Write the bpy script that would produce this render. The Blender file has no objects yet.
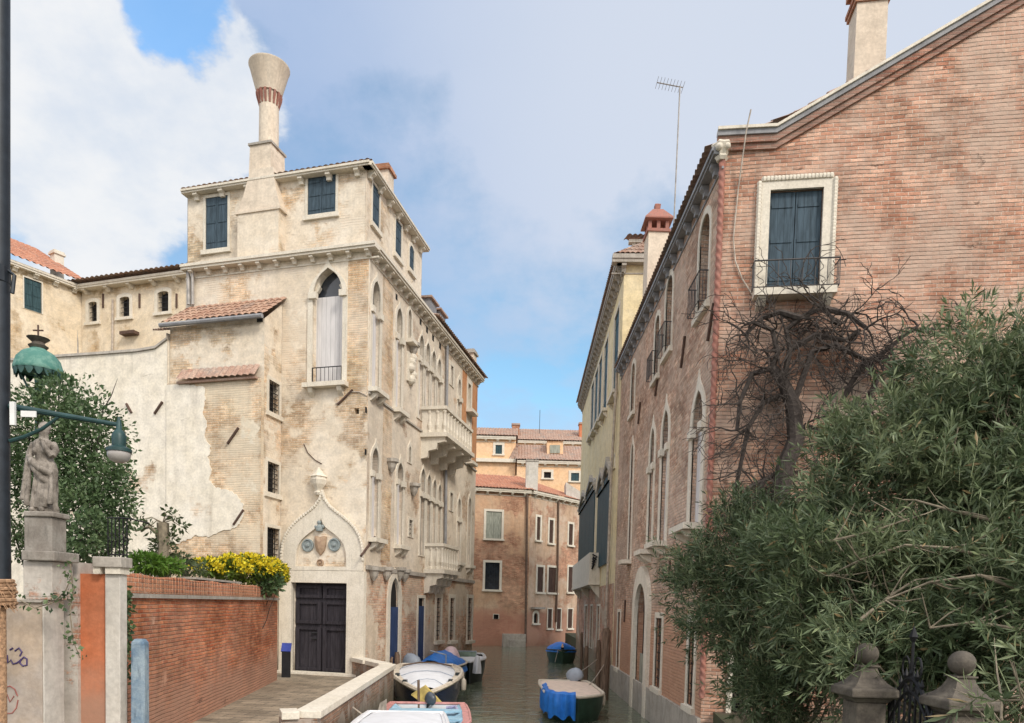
import bpy, bmesh, math, random
import numpy as np
from mathutils import Vector, Matrix
from mathutils.geometry import tessellate_polygon
random.seed(7); rng = np.random.default_rng(11)
SC = bpy.context.scene
COL = SC.collection
# ------------------------------------------------------------------ camera model
FPX, RHO, PIT, ZE = 720.0, .025, .050, 3.3
PCX, PCY = 512.0, 605 + FPX*math.tan(PIT)
def ray(x, y):
    a = (x-PCX)/FPX; b = (PCY-y)/FPX
    a0 = a*math.cos(RHO)-b*math.sin(RHO); b0 = a*math.sin(RHO)+b*math.cos(RHO)
    v = Vector((a0, math.cos(PIT)+b0*math.sin(PIT), -math.sin(PIT)+b0*math.cos(PIT)))
    return v/v.y
def at(x, y, Y):
    r = ray(x, y); return Vector((r.x*Y, Y, ZE+r.z*Y))
def onz(x, y, z):
    r = ray(x, y); t = (z-ZE)/r.z; return Vector((r.x*t, t, z))
def setup_camera():
    cd = bpy.data.cameras.new('camera'); co = bpy.data.objects.new('camera', cd); COL.objects.link(co)
    right = Vector((1,0,0)); up = Vector((0, math.sin(PIT), math.cos(PIT))); fw = Vector((0, math.cos(PIT), -math.sin(PIT)))
    X = right*math.cos(RHO)+up*math.sin(RHO); Y = up*math.cos(RHO)-right*math.sin(RHO); Z = -fw
    m = Matrix((X, Y, Z)).transposed().to_4x4(); m.translation = (0, 0, ZE); co.matrix_world = m
    cd.sensor_width = 36; cd.lens = FPX/1024*36; cd.shift_y = (PCY-361.5)/1024; cd.clip_end = 6000; cd.clip_start = .05
    SC.camera = co
setup_camera()
# ------------------------------------------------------------------ facades (vertical planes)
class Fac:
    def __init__(s, o, ang, flip=None):
        s.o = Vector((o[0], o[1])); s.d = Vector((math.sin(math.radians(ang)), math.cos(math.radians(ang))))
        n = Vector((s.d.y, -s.d.x))
        if n.dot(-s.o) < 0: n = -n
        s.n = n; s.holes = []
    def px(s, x, y, off=0):
        r = ray(x, y); r2 = Vector((r.x, r.y)); t = (s.n.dot(s.o)+off)/s.n.dot(r2); p = r*t
        return (Vector((p.x, p.y))-s.o).dot(s.d), ZE+p.z
    def pt(s, a, z, o=0):
        q = s.o+s.d*a+s.n*o; return Vector((q.x, q.y, z))
    def rect(s, x0, y0, x1, y1, off=0):
        xc, yc = (x0+x1)/2, (y0+y1)/2
        a, b = s.px(x0, yc, off)[0], s.px(x1, yc, off)[0]
        return min(a, b), max(a, b), s.px(xc, y1, off)[1], s.px(xc, y0, off)[1]
    def shifted(s, off):
        f = Fac.__new__(Fac); f.o = s.o+s.n*off; f.d = s.d; f.n = s.n; f.holes = []; return f
# ------------------------------------------------------------------ objects
def root_of(o):
    while o.parent: o = o.parent
    return o
def tag(o, label=None, cat=None, group=None, kind=None):
    if label: o['label'] = label
    if cat: o['category'] = cat
    if group: o['group'] = group
    if kind: o['kind'] = kind
    return o
def thing(name, label, cat, loc=(0,0,0), group=None):
    o = bpy.data.objects.new(name, None); COL.objects.link(o); o.location = loc; o.empty_display_size = .2
    return tag(o, label, cat, group)
def box_uv(me):
    uv = me.uv_layers.new(name='UVMap'); n = len(me.loops)
    co = np.empty(len(me.vertices)*3); me.vertices.foreach_get('co', co); co = co.reshape(-1,3)
    li = np.empty(n, int); me.loops.foreach_get('vertex_index', li)
    pn = np.empty(len(me.polygons)*3); me.polygons.foreach_get('normal', pn); pn = pn.reshape(-1,3)
    tot = np.empty(len(me.polygons), int); me.polygons.foreach_get('loop_total', tot)
    nn = np.repeat(pn, tot, axis=0); c = co[li]
    h = np.hypot(nn[:,0], nn[:,1])+1e-9; tx, ty = -nn[:,1]/h, nn[:,0]/h
    flip = np.where((np.abs(tx) > np.abs(ty)), np.sign(tx), np.sign(ty)); tx, ty = tx*flip, ty*flip
    flat = np.abs(nn[:,2]) > .75
    u = np.where(flat, c[:,0], c[:,0]*tx+c[:,1]*ty); v = np.where(flat, c[:,1], c[:,2])
    out = np.stack([u, v], 1).ravel(); uv.data.foreach_set('uv', out)
class MB:
    def __init__(s): s.v = []; s.f = []
    def add(s, vs, fs):
        b = len(s.v); s.v += [tuple(v) for v in vs]; s.f += [tuple(i+b for i in f) for f in fs]; return s
    def hexa(s, lo, hi): return s.loft([lo, hi])
    def loft(s, loops, caps=True, closed=True):
        n = len(loops[0]); vs = [p for l in loops for p in l]; fs = []
        for k in range(len(loops)-1):
            for i in range(n if closed else n-1):
                j = (i+1) % n; fs.append((k*n+i, k*n+j, (k+1)*n+j, (k+1)*n+i))
        if caps: fs += [tuple(range(n))[::-1], tuple(range((len(loops)-1)*n, len(loops)*n))]
        return s.add(vs, fs)
    def box(s, x0, x1, y0, y1, z0, z1):
        c = [(x0,y0),(x1,y0),(x1,y1),(x0,y1)]
        return s.loft([[(a,b,z0) for a,b in c], [(a,b,z1) for a,b in c]])
    def obox(s, c, ax, hw, hd, z0, z1, taper=1.0):   # oriented box, ax = unit 2-vector along width
        ax = Vector((ax[0], ax[1])).normalized(); ay = Vector((-ax.y, ax.x)); L = []
        for z, k in ((z0,1.0),(z1,taper)):
            L.append([(c[0]+ax.x*hw*k*i+ay.x*hd*k*j, c[1]+ax.y*hw*k*i+ay.y*hd*k*j, z) for i,j in ((-1,-1),(1,-1),(1,1),(-1,1))])
        return s.loft(L)
    def tube(s, path, r, n=8, caps=True):
        P = [Vector(p) for p in path]; R = r if isinstance(r, (list,tuple)) else [r]*len(P); loops = []; side = None
        for i, p in enumerate(P):
            t = (P[min(i+1,len(P)-1)]-P[max(i-1,0)])
            if t.length < 1e-9: t = Vector((0,0,1))
            t.normalize()
            if side is None:
                side = t.cross(Vector((0,0,1)))
                if side.length < .1: side = t.cross(Vector((1,0,0)))
            side = (side-t*side.dot(t)).normalized(); b = t.cross(side)
            loops.append([p+(side*math.cos(2*math.pi*k/n)+b*math.sin(2*math.pi*k/n))*R[i] for k in range(n)])
        return s.loft(loops, caps)
    def lathe(s, c, prof, n=20, sx=1, sy=1, rib=0, nrib=0, twist=0):
        loops = []
        for r, z in prof:
            L = []
            for k in range(n):
                a = 2*math.pi*k/n; rr = r*(1+rib*math.cos(nrib*a+twist*z))
                L.append((c[0]+rr*sx*math.cos(a), c[1]+rr*sy*math.sin(a), c[2]+z))
            loops.append(L)
        return s.loft(loops)
    def fbox(s, F, a0, a1, z0, z1, o0, o1):
        c = [(a0,o0),(a1,o0),(a1,o1),(a0,o1)]
        return s.loft([[F.pt(a,z0,o) for a,o in c], [F.pt(a,z1,o) for a,o in c]])
    def fpoly(s, F, out, o):
        t = tessellate_polygon([[Vector((a,z,0)) for a,z in out]])
        return s.add([F.pt(a,z,o) for a,z in out], t)
    def fprism(s, F, out, o0, o1):
        s.fpoly(F, out, o1); s.fpoly(F, out, o0)
        return s.loft([[F.pt(a,z,o0) for a,z in out], [F.pt(a,z,o1) for a,z in out]], caps=False)
    def fring(s, F, inn, out, o0, o1):
        n = len(inn); A = [F.pt(a,z,o1) for a,z in inn]; B = [F.pt(a,z,o1) for a,z in out]
        C = [F.pt(a,z,o0) for a,z in inn]; D = [F.pt(a,z,o0) for a,z in out]; fs = []
        for i in range(n):
            j = (i+1) % n
            fs += [(i,j,n+j,n+i), (i,2*n+i,2*n+j,j), (n+i,n+j,3*n+j,3*n+i)]
        return s.add(A+B+C+D, fs)
    def sphere(s, c, r, n=12, m=8, sz=1.0):
        prof = [(max(1e-4, r*math.sin(math.pi*k/m)), -r*sz*math.cos(math.pi*k/m)) for k in range(m+1)]
        return s.lathe(c, prof, n)
    def build(s, name, mat, parent=None, smooth=False, bevel=0, uv=True):
        off = root_of(parent).location if parent else Vector((0,0,0))
        me = bpy.data.meshes.new(name)
        me.from_pydata([(a-off[0], b-off[1], c-off[2]) for a,b,c in s.v], [], s.f)
        bm = bmesh.new(); bm.from_mesh(me)
        bmesh.ops.remove_doubles(bm, verts=bm.verts, dist=1e-5)
        bmesh.ops.recalc_face_normals(bm, faces=bm.faces); bm.to_mesh(me); bm.free()
        me.update()
        if uv: box_uv(me)
        if smooth: me.polygons.foreach_set('use_smooth', [True]*len(me.polygons))
        for m in (mat if isinstance(mat, list) else [mat]): me.materials.append(m)
        o = bpy.data.objects.new(name, me); COL.objects.link(o)
        if parent: o.parent = parent
        if smooth: me.set_sharp_from_angle(angle=.75)
        if bevel:
            b = o.modifiers.new('bevel', 'BEVEL'); b.width = bevel; b.segments = 2; b.limit_method = 'ANGLE'; b.angle_limit = .6
        return o
def copy_part(o, delta, parent=None):
    c = o.copy(); COL.objects.link(c); c.parent = parent or o.parent; c.location = Vector(o.location)+Vector(delta); return c
# ------------------------------------------------------------------ outlines in facade coordinates
OGEE = [(1,0),(1.0,.3),(.97,.55),(.90,.8),(.80,1.0),(.66,1.18),(.50,1.34),(.33,1.49),(.18,1.64),(.06,1.84),(0,2.06)]
POINT = [(1,0),(.985,.3),(.94,.58),(.86,.85),(.75,1.1),(.6,1.32),(.42,1.5),(.25,1.62),(.12,1.7),(.04,1.76),(0,1.8)]
def outline(kind, a0, a1, z0, z1):
    c, h = (a0+a1)/2, (a1-a0)/2
    if kind == 'rect': return [(a0,z0),(a1,z0),(a1,z1),(a0,z1)]
    if kind == 'arch':
        zs = z1-h
        return [(a0,z0),(a1,z0)]+[(c+h*math.cos(t*math.pi/12), zs+h*math.sin(t*math.pi/12)) for t in range(13)]
    if kind == 'segment':
        r = h*.35
        return [(a0,z0),(a1,z0)]+[(c+h*math.cos(t*math.pi/10), z1-r+r*math.sin(t*math.pi/10)) for t in range(11)]
    tab = OGEE if kind == 'ogee' else POINT
    k = min(h, (z1-z0)*.9/tab[-1][1]); zs = z1-tab[-1][1]*k
    return [(a0,z0),(a1,z0)]+[(c+h*u, zs+k*w) for u,w in tab]+[(c-h*u, zs+k*w) for u,w in tab[-2::-1]]
def wall(root, F, out, mat, depth=.3, name='wall', holes=None):
    holes = F.holes if holes is None else holes
    polys = [[Vector((a,z,0)) for a,z in p] for p in [out]+holes]
    tris = tessellate_polygon(polys); mb = MB()
    mb.add([F.pt(v.x, v.y, 0) for p in polys for v in p], tris)
    for p in holes:
        mb.loft([[F.pt(a,z,0) for a,z in p], [F.pt(a,z,-depth) for a,z in p]], caps=False)
    return mb.build(name, mat, root)
def cornice(root, F, a0, a1, z, proj, h, step, mat, cw=.14, ch=.2, corbel_mat=None, name='cornice', fillet=True):
    mb = MB(); mb.fbox(F, a0, a1, z, z+h*.45, -.05, proj); mb.fbox(F, a0, a1, z+h*.45, z+h, -.05, proj+.04)
    
    if fillet: mb.fbox(F, a0, a1, z-ch-.05, z-ch, -.02, .025)
    c = mb.build(name, mat, root)
    n = max(2, int((a1-a0)/step)); first = None
    for i in range(n):
        a = a0+(a1-a0)*(i+.5)/n
        if first is None:
            q = [(a-cw/2,0),(a+cw/2,0)]; mb = MB(); prof = [(-.02,z-.002),(proj*.85,z-.002),(proj*.88,z-ch*.35),(proj*.5,z-ch*.6),(.1,z-ch),(-.02,z-ch)]
            mb.loft([[F.pt(a-cw/2, zz, o) for o,zz in prof], [F.pt(a+cw/2, zz, o) for o,zz in prof]])
            first = mb.build('corbel', corbel_mat or mat, c); fa = a
        else:
            copy_part(first, (F.d.x*(a-fa), F.d.y*(a-fa), 0))
    return c
def tiles(mb, a, b, c, d, period=.2, amp=.05, course=.36):
    a, b, c, d = map(Vector, (a,b,c,d)); nrm = (b-a).cross(d-a)
    if nrm.z < 0: nrm = -nrm
    nrm.normalize(); L = max((b-a).length, (c-d).length); H = max((d-a).length, (c-b).length)
    nu = max(4, int(L/period))*4; nv = max(1, int(H/course)); vs = []; fs = []
    rows = []
    for r in range(nv): rows += [(r/nv, .03), ((r+1)/nv-.002, 0.0)]
    for v, lift in rows:
        for i in range(nu+1):
            u = i/nu; p = (a*(1-u)+b*u)*(1-v)+(d*(1-u)+c*u)*v
            vs.append(p+nrm*(lift+amp*abs(math.sin(math.pi*i/4))+random.uniform(-.006,.006)))
    for r in range(len(rows)-1):
        for i in range(nu):
            k = r*(nu+1)+i; fs.append((k, k+1, k+nu+2, k+nu+1))
    mb.add(vs, fs)
    # thickness along the eave
    return mb
# ------------------------------------------------------------------ materials
def new_mat(name):
    m = bpy.data.materials.new(name); m.use_nodes = True; nt = m.node_tree; nt.nodes.clear()
    out = nt.nodes.new('ShaderNodeOutputMaterial'); bs = nt.nodes.new('ShaderNodeBsdfPrincipled')
    nt.links.new(bs.outputs[0], out.inputs[0]); return m, nt, bs
class G:
    def __init__(s, nt): s.nt = nt
    def n(s, t, **kw):
        k = s.nt.nodes.new('ShaderNode'+t)
        for a, v in kw.items(): setattr(k, a, v)
        return k
    def put(s, sock, v):
        if hasattr(v, 'is_output') or hasattr(v, 'links') and not isinstance(v, (tuple,list,float,int)): s.nt.links.new(v, sock)
        else: sock.default_value = v if not (isinstance(v, tuple) and len(v) == 3 and len(getattr(sock,'default_value',(0,0,0))) == 4) else (*v, 1)
    def math(s, op, a, b=0.0, c=None, clamp=False):
        k = s.n('Math', operation=op, use_clamp=clamp); s.put(k.inputs[0], a); s.put(k.inputs[1], b)
        if c is not None: s.put(k.inputs[2], c)
        return k.outputs[0]
    def rng(s, v, a, b, c=0.0, d=1.0, smooth=True):
        k = s.n('MapRange', interpolation_type='SMOOTHSTEP' if smooth else 'LINEAR'); s.put(k.inputs[0], v)
        for i, x in enumerate((a,b,c,d)): s.put(k.inputs[i+1], x)
        return k.outputs[0]
    def mix(s, f, a, b, mode='MIX'):
        k = s.n('Mix', data_type='RGBA', blend_type=mode); s.put(k.inputs[0], f); s.put(k.inputs[6], a); s.put(k.inputs[7], b); return k.outputs[2]
    def noise(s, vec, scale, detail=4.0, rough=.55, dist=0.0):
        k = s.n('TexNoise'); s.put(k.inputs['Vector'], vec); k.inputs['Scale'].default_value = scale
        k.inputs['Detail'].default_value = detail; k.inputs['Roughness'].default_value = rough; k.inputs['Distortion'].default_value = dist
        return k.outputs[0]
    def map(s, vec, loc=(0,0,0), scl=(1,1,1), rot=(0,0,0)):
        k = s.n('Mapping'); s.put(k.inputs[0], vec); k.inputs[1].default_value = loc; k.inputs[2].default_value = rot; k.inputs[3].default_value = scl; return k.outputs[0]
    def bump(s, h, strength=.4, dist=.02, normal=None):
        k = s.n('Bump'); k.inputs['Strength'].default_value = strength; k.inputs['Distance'].default_value = dist; s.put(k.inputs['Height'], h)
        if normal is not None: s.put(k.inputs['Normal'], normal)
        return k.outputs[0]
def grey(g, v): # scalar to colour multiplier
    k = g.n('CombineColor'); [g.put(k.inputs[i], v) for i in range(3)]; return k.outputs[0]
def wall_mat(name, p1, p2, b1, b2, mortar, cover, seed=0.0, streak=.5, bw=.27, rh=.082, damp=None, mscale=.35, bstr=.5, joint=.4, smear=.0, worn=.55):
    m, nt, bs = new_mat(name); g = G(nt); uv = g.n('UVMap').outputs[0]; uv = g.map(uv, (seed*13.7, seed*7.3, seed))
    warp = g.n('VectorMath', operation='ADD'); wn = g.n('TexNoise'); g.put(wn.inputs['Vector'], uv); wn.inputs['Scale'].default_value = 1.3
    sc = g.n('VectorMath', operation='SCALE'); g.put(sc.inputs[0], wn.outputs[1]); sc.inputs['Scale'].default_value = .05
    g.put(warp.inputs[0], uv); g.put(warp.inputs[1], sc.outputs[0])
    br = g.n('TexBrick'); g.put(br.inputs['Vector'], warp.outputs[0]); br.inputs['Scale'].default_value = 1
    br.inputs['Brick Width'].default_value = bw; br.inputs['Row Height'].default_value = rh; br.inputs['Mortar Size'].default_value = .009
    br.inputs['Mortar Smooth'].default_value = .25; br.inputs['Bias'].default_value = -.1
    g.put(br.inputs['Color1'], b1); g.put(br.inputs['Color2'], b2); g.put(br.inputs['Mortar'], mortar)
    big = g.noise(uv, .7, 7, .6); fine = g.noise(uv, 14, 5, .6); med = g.noise(uv, 3.2, 6, .65)
    b2_ = g.n('TexBrick'); g.put(b2_.inputs['Vector'], g.map(warp.outputs[0], (bw*3, rh*8, 0))); b2_.inputs['Scale'].default_value = 1
    b2_.inputs['Brick Width'].default_value = bw; b2_.inputs['Row Height'].default_value = rh; b2_.inputs['Mortar Size'].default_value = 0
    g.put(b2_.inputs['Color1'], (.84,.82,.80)); g.put(b2_.inputs['Color2'], (1.17,1.15,1.12))
    bc = g.mix(1.0, br.outputs[0], b2_.outputs[0], 'MULTIPLY')
    hue = g.noise(g.map(uv, (4,2,0)), .42, 6, .6); bc = g.mix(g.math('MULTIPLY', g.rng(hue, .46, .62), .28), bc, g.mix(1.0, bc, (1.12,1.28,1.30,1), 'MULTIPLY'))
    bc = g.mix(1.0, bc, grey(g, g.rng(big, .3, .7, .72, 1.25)), 'MULTIPLY')
    bc = g.mix(1.0, bc, grey(g, g.rng(med, .3, .7, .75, 1.2)), 'MULTIPLY')
    sy = g.n('SeparateXYZ'); g.put(sy.inputs[0], warp.outputs[0]); fr = g.math('FRACT', g.math('DIVIDE', sy.outputs[1], rh))
    jl = g.math('MULTIPLY', g.rng(g.math('ABSOLUTE', g.math('SUBTRACT', fr, .5)), .30, .47), g.rng(g.noise(g.map(uv, (3,8,1), (.8,2.5,1)), 1.7, 6, .7), .36, .62, .15, 1.0))
    bc = g.mix(g.math('MULTIPLY', jl, joint), bc, tuple(c*.42 for c in b1))
    # dark knocked-out bricks
    bc = g.mix(1.0, bc, grey(g, g.rng(g.noise(uv, 34, 3, .6), .3, .7, .82, 1.16)), 'MULTIPLY')
    hole = g.math('MULTIPLY', g.rng(g.noise(g.map(uv, (5,3,0), (.9,2.2,1)), 1.3, 8, .7), .62, .68), g.rng(med, .45, .6))
    bc = g.mix(g.math('MULTIPLY', hole, worn), bc, tuple(c*.35 for c in b1))
    if smear:
        bc = g.mix(g.math('MULTIPLY', g.rng(g.noise(uv, .55, 9, .7), .42, .6), smear), bc, p2)
    pc = g.mix(g.rng(big, .35, .65), p1, p2); pc = g.mix(1.0, pc, grey(g, g.rng(fine, .3, .7, .9, 1.06)), 'MULTIPLY')
    pc = g.mix(1.0, pc, grey(g, g.rng(med, .35, .7, 1.06, .86)), 'MULTIPLY')
    mk = g.noise(g.map(uv, (2.2,9.1,0)), mscale, 10, .68)
    mask = g.rng(mk, cover-.03, cover+.03)       # 1 = bare brick
    if cover >= 1: mask = 0.0
    if cover <= 0: mask = 1.0
    col = g.mix(mask, pc, bc)
    st = g.rng(g.noise(g.map(uv, (1,1,0), (2.2,.18,1)), 1.6, 7, .62), .5, .78)
    col = g.mix(g.math('MULTIPLY', st, streak), col, g.mix(1.0, col, (.42,.38,.34,1), 'MULTIPLY'))
    if damp:
        pos = g.n('NewGeometry').outputs['Position']; sp = g.n('SeparateXYZ'); g.put(sp.inputs[0], pos)
        zz = g.math('ADD', sp.outputs[2], g.math('MULTIPLY', g.noise(uv, 1.1, 6, .6), -damp[1]))
        col = g.mix(g.math('MULTIPLY', g.rng(zz, damp[0]-.5, damp[0]+.3, 1, 0), .75), col, damp[2])
    g.put(bs.inputs['Base Color'], col); bs.inputs['Roughness'].default_value = .92; bs.inputs['Specular IOR Level'].default_value = .2
    inv = g.math('SUBTRACT', 1.0, br.outputs[1])
    h = g.math('MULTIPLY', g.math('MULTIPLY', inv, mask), .7)
    h = g.math('ADD', h, g.math('MULTIPLY', med, .55)); h = g.math('ADD', h, g.math('MULTIPLY', fine, .25))
    h = g.math('SUBTRACT', h, g.math('MULTIPLY', mask, .5)); h = g.math('SUBTRACT', h, hole); h = g.math('SUBTRACT', h, g.math('MULTIPLY', jl, g.math('MULTIPLY', mask, .6)))
    g.put(bs.inputs['Normal'], g.bump(h, bstr, .03)); return m
def stone_mat(name, c1, c2, rough=.75, scale=2.5, grime=.5, bump=.3):
    m, nt, bs = new_mat(name); g = G(nt); tc = g.n('TexCoord').outputs['Object']
    a = g.noise(tc, scale, 8, .65); b = g.noise(tc, scale*9, 4, .6); c = g.noise(g.map(tc, scl=(4,4,.5)), scale, 6, .6)
    col = g.mix(g.rng(a, .35, .68), c1, c2); col = g.mix(1.0, col, grey(g, g.rng(b, .3, .7, .88, 1.06)), 'MULTIPLY')
    col = g.mix(g.math('MULTIPLY', g.rng(c, .52, .75), grime), col, tuple(x*.38 for x in c2))
    g.put(bs.inputs['Base Color'], col); bs.inputs['Roughness'].default_value = rough; bs.inputs['Specular IOR Level'].default_value = .3
    g.put(bs.inputs['Normal'], g.bump(g.math('ADD', a, g.math('MULTIPLY', b, .4)), bump, .02)); return m
def plain_mat(name, c, rough=.5, metal=0.0, vary=.25, scale=6.0, spec=.4, bump=.0, c2=None):
    m, nt, bs = new_mat(name); g = G(nt); tc = g.n('TexCoord').outputs['Object']; a = g.noise(tc, scale, 6, .6)
    if c2: col = g.mix(g.rng(a, .42, .62), c, c2)
    else: col = g.mix(1.0, (*c,1), grey(g, g.rng(a, .3, .7, 1-vary, 1+vary)), 'MULTIPLY')
    g.put(bs.inputs['Base Color'], col); bs.inputs['Roughness'].default_value = rough; bs.inputs['Metallic'].default_value = metal
    bs.inputs['Specular IOR Level'].default_value = spec
    if bump: g.put(bs.inputs['Normal'], g.bump(a, bump, .02))
    return m
def tile_mat(name, c1, c2, c3):
    m, nt, bs = new_mat(name); g = G(nt); tc = g.n('TexCoord').outputs['Object']
    v = g.n('TexVoronoi'); g.put(v.inputs['Vector'], tc); v.inputs['Scale'].default_value = 3.6
    sp = g.n('SeparateColor'); g.put(sp.inputs[0], v.outputs['Color'])
    col = g.mix(sp.outputs[0], c1, c2); a = g.noise(tc, 1.2, 8, .65)
    col = g.mix(g.math('MULTIPLY', g.rng(a, .48, .66), .8), col, c3); b = g.noise(tc, 20, 4, .6)
    col = g.mix(1.0, col, grey(g, g.rng(b, .3, .7, .75, 1.15)), 'MULTIPLY')
    g.put(bs.inputs['Base Color'], col); bs.inputs['Roughness'].default_value = .9; g.put(bs.inputs['Normal'], g.bump(b, .3, .02)); return m
def board_mat(name, c, step=.12, rough=.55, vary=.3):
    m, nt, bs = new_mat(name); g = G(nt); uv = g.n('UVMap').outputs[0]; sp = g.n('SeparateXYZ'); g.put(sp.inputs[0], uv)
    fr = g.math('FRACT', g.math('DIVIDE', sp.outputs[0], step)); edge = g.rng(g.math('ABSOLUTE', g.math('SUBTRACT', fr, .5)), .44, .49)
    a = g.noise(g.map(uv, scl=(6,.7,1)), 2.5, 7, .6)
    col = g.mix(1.0, (*c,1), grey(g, g.rng(a, .3, .7, 1-vary, 1+vary)), 'MULTIPLY'); col = g.mix(g.math('MULTIPLY', edge, .6), col, tuple(x*.35 for x in c))
    g.put(bs.inputs['Base Color'], col); bs.inputs['Roughness'].default_value = rough; bs.inputs['Specular IOR Level'].default_value = .12
    g.put(bs.inputs['Normal'], g.bump(g.math('SUBTRACT', a, edge), .35, .01)); return m
def leaf_mat(name, c1, c2, c3, trans=.25, rough=.45, dead=None):
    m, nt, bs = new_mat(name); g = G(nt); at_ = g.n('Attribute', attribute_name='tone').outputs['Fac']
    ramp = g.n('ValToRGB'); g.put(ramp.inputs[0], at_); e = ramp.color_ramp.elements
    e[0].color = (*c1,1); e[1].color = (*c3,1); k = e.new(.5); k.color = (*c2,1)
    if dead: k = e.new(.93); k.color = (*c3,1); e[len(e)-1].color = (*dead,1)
    g.put(bs.inputs['Base Color'], ramp.outputs[0]); bs.inputs['Roughness'].default_value = rough; bs.inputs['Specular IOR Level'].default_value = .35
    tr = g.n('BsdfTranslucent'); g.put(tr.inputs[0], ramp.outputs[0]); mx = g.n('MixShader'); mx.inputs[0].default_value = trans
    out = [n for n in nt.nodes if n.type == 'OUTPUT_MATERIAL'][0]
    nt.links.new(bs.outputs[0], mx.inputs[1]); nt.links.new(tr.outputs[0], mx.inputs[2]); nt.links.new(mx.outputs[0], out.inputs[0]); return m
def glass_mat(name, c, rough=.08):
    m, nt, bs = new_mat(name); g = G(nt); a = g.noise(g.n('TexCoord').outputs['Object'], 2.0, 3)
    g.put(bs.inputs['Base Color'], g.mix(1.0, (*c,1), grey(g, g.rng(a,.3,.7,.6,1.4)), 'MULTIPLY')); bs.inputs['Roughness'].default_value = rough
    bs.inputs['Specular IOR Level'].default_value = .6; g.put(bs.inputs['Normal'], g.bump(a, .08, .02)); return m
# ------------------------------------------------------------------ material library
M = {}
CREAM1, CREAM2 = (.70,.60,.47), (.74,.66,.55)
M['palace'] = wall_mat('palace_wall', CREAM1, CREAM2, (.52,.36,.23), (.64,.50,.36), (.66,.58,.46), .53, 1.0, .12, damp=(.9,1.2,(.2,.16,.11)), smear=.75, mscale=.5, rh=.07, bw=.24)
M['palace_side'] = wall_mat('palace_canal_wall', (.64,.55,.44), (.69,.61,.51), (.46,.3,.2), (.54,.41,.29), (.58,.5,.4), .57, 2.0, .18, damp=(.6,.9,(.18,.15,.11)), smear=.6, mscale=.45)
M['palace_low'] = wall_mat('palace_lower_wall', (.58,.48,.37), (.62,.53,.43), (.46,.24,.155), (.56,.38,.26), (.58,.49,.40), .47, 2.6, .25, damp=(.7,1.0,(.18,.15,.10)), smear=.45, mscale=.5)
M['strip'] = wall_mat('bare_brick_strip', CREAM1, CREAM2, (.50,.32,.19), (.61,.45,.29), (.62,.53,.4), 0, 3.0, .3, smear=.5, rh=.07, bw=.24)
M['orange'] = wall_mat('orange_plaster', (.50,.23,.11), (.56,.30,.16), (.40,.20,.11), (.48,.28,.17), (.5,.4,.3), .62, 4.0, .35)
M['ext'] = wall_mat('extension_wall', (.71,.61,.48), (.75,.67,.56), (.52,.37,.24), (.62,.49,.35), (.64,.56,.44), .52, 5.0, .12, smear=.8, mscale=.4)
M['ext_low'] = wall_mat('extension_lower_wall', (.72,.65,.53), (.72,.63,.49), (.50,.33,.20), (.62,.47,.32), (.66,.56,.43), .40, 5.6, .3, smear=.7, mscale=.6, rh=.07, bw=.24)
M['white'] = wall_mat('whitewashed_wall', (.76,.69,.57), (.81,.75,.65), (.48,.32,.2), (.58,.43,.3), (.62,.54,.42), .66, 6.0, .3, smear=.4, mscale=.3, damp=(1.8,2.6,(.46,.39,.30)))
M['church'] = wall_mat('church_wall', (.70,.58,.42), (.73,.63,.49), (.46,.32,.18), (.54,.41,.26), (.56,.48,.36), .55, 7.0, .3, smear=.7)
M['redwall'] = wall_mat('red_brick_wall', (.50,.27,.18), (.52,.33,.24), (.37,.10,.045), (.55,.21,.10), (.46,.27,.18), .38, 8.0, .45, smear=.30, mscale=.7, bstr=1.0, damp=(1.2,1.3,(.42,.25,.18)), rh=.066, bw=.235, joint=.38, worn=1.0)
M['rfront'] = wall_mat('weathered_brick', (.56,.45,.37), (.56,.42,.335), (.40,.19,.125), (.57,.36,.265), (.55,.43,.35), .36, 9.0, .25, smear=.68, mscale=.35, bstr=1.0, bw=.25, rh=.080, joint=.5, worn=.85)
M['rside'] = wall_mat('canal_side_brick', (.58,.47,.40), (.57,.46,.38), (.40,.235,.165), (.58,.415,.315), (.60,.50,.42), .34, 10.0, .28, smear=.5, damp=(2.0,2.4,(.50,.27,.17)), rh=.082, bw=.25, joint=.75, worn=.7, bstr=.9)
M['yellow'] = wall_mat('yellow_plaster', (.72,.60,.36), (.75,.65,.44), (.4,.25,.15), (.5,.35,.22), (.5,.42,.33), .78, 11.0, .3)
M['ylow'] = wall_mat('yellow_house_base', (.52,.41,.32), (.55,.45,.35), (.44,.22,.15), (.54,.33,.23), (.52,.42,.34), .44, 11.5, .45, damp=(.8,1.0,(.18,.15,.10)))
M['far'] = wall_mat('far_house_wall', (.54,.34,.215), (.57,.41,.285), (.43,.20,.125), (.53,.31,.205), (.52,.38,.28), .46, 12.0, .55, damp=(2.0,1.6,(.42,.20,.14)), smear=.3, mscale=.22)
M['far2'] = wall_mat('far_house_wall_grey', (.52,.36,.25), (.56,.43,.33), (.42,.20,.13), (.46,.27,.18), (.46,.36,.27), .52, 13.0, .6, damp=(2.2,1.6,(.40,.20,.14)), smear=.3, mscale=.22)
M['apricot'] = wall_mat('apricot_plaster', (.78,.50,.29), (.79,.54,.34), (.46,.3,.2), (.5,.36,.25), (.5,.4,.3), .8, 14.0, .2)
M['terra'] = wall_mat('terracotta_plaster', (.52,.16,.07), (.56,.21,.11), (.3,.1,.06), (.4,.18,.1), (.4,.3,.22), .72, 15.0, .4, damp=(1.6,1.3,(.35,.22,.16)))
M['pier'] = wall_mat('pier_plaster', (.46,.41,.36), (.52,.48,.43), (.30,.15,.10), (.38,.22,.15), (.4,.34,.28), .57, 16.0, .6, mscale=.8)
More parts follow.
